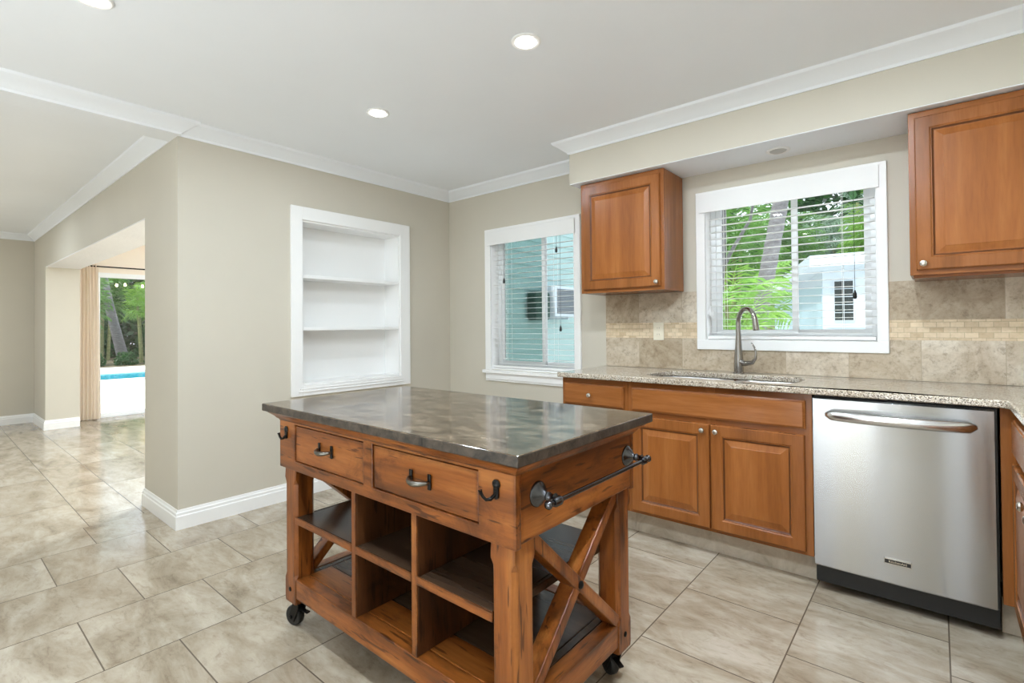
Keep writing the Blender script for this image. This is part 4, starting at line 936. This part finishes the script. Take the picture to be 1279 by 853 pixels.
for k in range(12): frond(lv, (1.12, 4.5, 3.1), k*1.1, 0.1+0.9*rnd.random(), 1.3, 0.4, 16, 1.3, 0.05, rnd)
clip(lv, 0.72, 0, (0.95, 4.5), 4.2).build('leaves', LEAF[1], t2)
def backdrop(name, label, x0, x1, y0, y1, h, n, ls, seed):
    rnd = random.Random(seed); mb = MB()
    for i in range(n):
        x, y = rnd.uniform(x0, x1), rnd.uniform(y0, y1); z = GZ+0.03+(h*(0.8+0.2*math.sin(1.3*(x+y))+0.1*math.sin(3.1*(x-y))))*rnd.random()
        u = Vector((rnd.uniform(-1,1), rnd.uniform(-1,1), rnd.uniform(-1,0.6))).normalized(); v = u.cross(Vector((rnd.uniform(-1,1), rnd.uniform(-1,1), rnd.uniform(-1,1)))).normalized(); l = ls*(0.6+0.8*rnd.random()); p = Vector((x, y, z))
        if z + l > GZ+0.03 + l*1.2 or u.z > 0:
            mb.bm.faces.new([mb.bm.verts.new(q) for q in (p, p+u*l*0.45+v*l*0.17, p+u*l, p+u*l*0.45-v*l*0.17)])
    o = mb.build(name, LEAF[2]); tag(o, label, 'foliage', None, 'stuff')
backdrop('garden_foliage', 'dense dark foliage filling the background behind the shed and window palms', -9, 9, 19.0, 21.0, 9.0, 15000, 0.6, 5)
backdrop('garden_tree_foliage', 'dense dark foliage filling the background beyond the pool', -28.5, -26.5, -4, 8, 6.5, 12000, 0.6, 6)
for k in range(4):
    bush('hedge_shrub', 'low dark shrub beyond the pool, ' + ('hidden behind the curtain', 'at the left of the door view', 'in the middle of the door view', 'at the right of the door view')[k], 'shrub', (-19.95, -0.05+0.98*k, GZ), (0.40, 0.37, 0.46), 1100, 0.10, LEAF[2], 40+k, 'shrubs beyond the pool')
pc = palm('palm_tree', 'green palm clump beyond the pool at the left of the door view', 'palm', (-21.2, 0.85, GZ), 0.4, (15, 9, 2.6, 0.4, 7, 1.5, 0.5, 0.045, 0.05), LEAF[1], BARK_G, 1.0, G2, 0.98)
re(pc, 'bright green palm clump beyond the pool at the right of the door view', (-21.0, 2.95, GZ), 2.4, 1.0, LEAF[0])
re(pc, 'dark palm clump farthest back in the door view', (-24.6, 1.9, GZ), 1.1, 1.3, LEAF[1])
t3 = thing('palm_tree', 'leaning pale palm trunk beyond the pool', 'palm', (-22.6, 2.3, GZ))
MB().tube([(-22.6, 2.45, GZ), (-22.6, 2.2, 1.0), (-22.6, 1.95, 2.2), (-22.6, 1.75, 3.4), (-22.6, 1.6, 6.4)], [0.21, 0.18, 0.16, 0.14, 0.12], 14).build('trunk', BARK, t3, smooth=True)
lv = MB()
for k in range(12): frond(lv, (-22.6, 1.6, 6.4), k*0.9, 0.5+0.7*rnd.random(), 1.6, 0.55, 18, 1.2, 0.05, rnd)
lv.build('fronds', LEAF[1], t3)
sl = thing('string_lights', 'warm string lights hung in front of the pool palms', 'string lights', (-19.28, 1.9, 2.8))
MB().tube([(-19.28, y, 2.86+0.05*math.cos(3*(y-1.9))) for y in [0.7+0.1*k for k in range(23)]], 0.008, 6).build('cable', RUBBER, sl)
for y in (0.7, 2.9): MB().cyl((-19.28, y, GZ+0.02), (-19.28, y, 2.93), 0.02, n=8).build('post', RUBBER, sl)
for y in (1.50, 1.75, 2.28, 2.5): MB().lathe([(0.012, 0.0), (0.03, -0.03), (0.04, -0.07), (0.025, -0.10), (0.0005, -0.11)], (-19.28, y, 2.86+0.05*math.cos(3*(y-1.9))), n=12).build('bulb', BULB, sl, smooth=True)
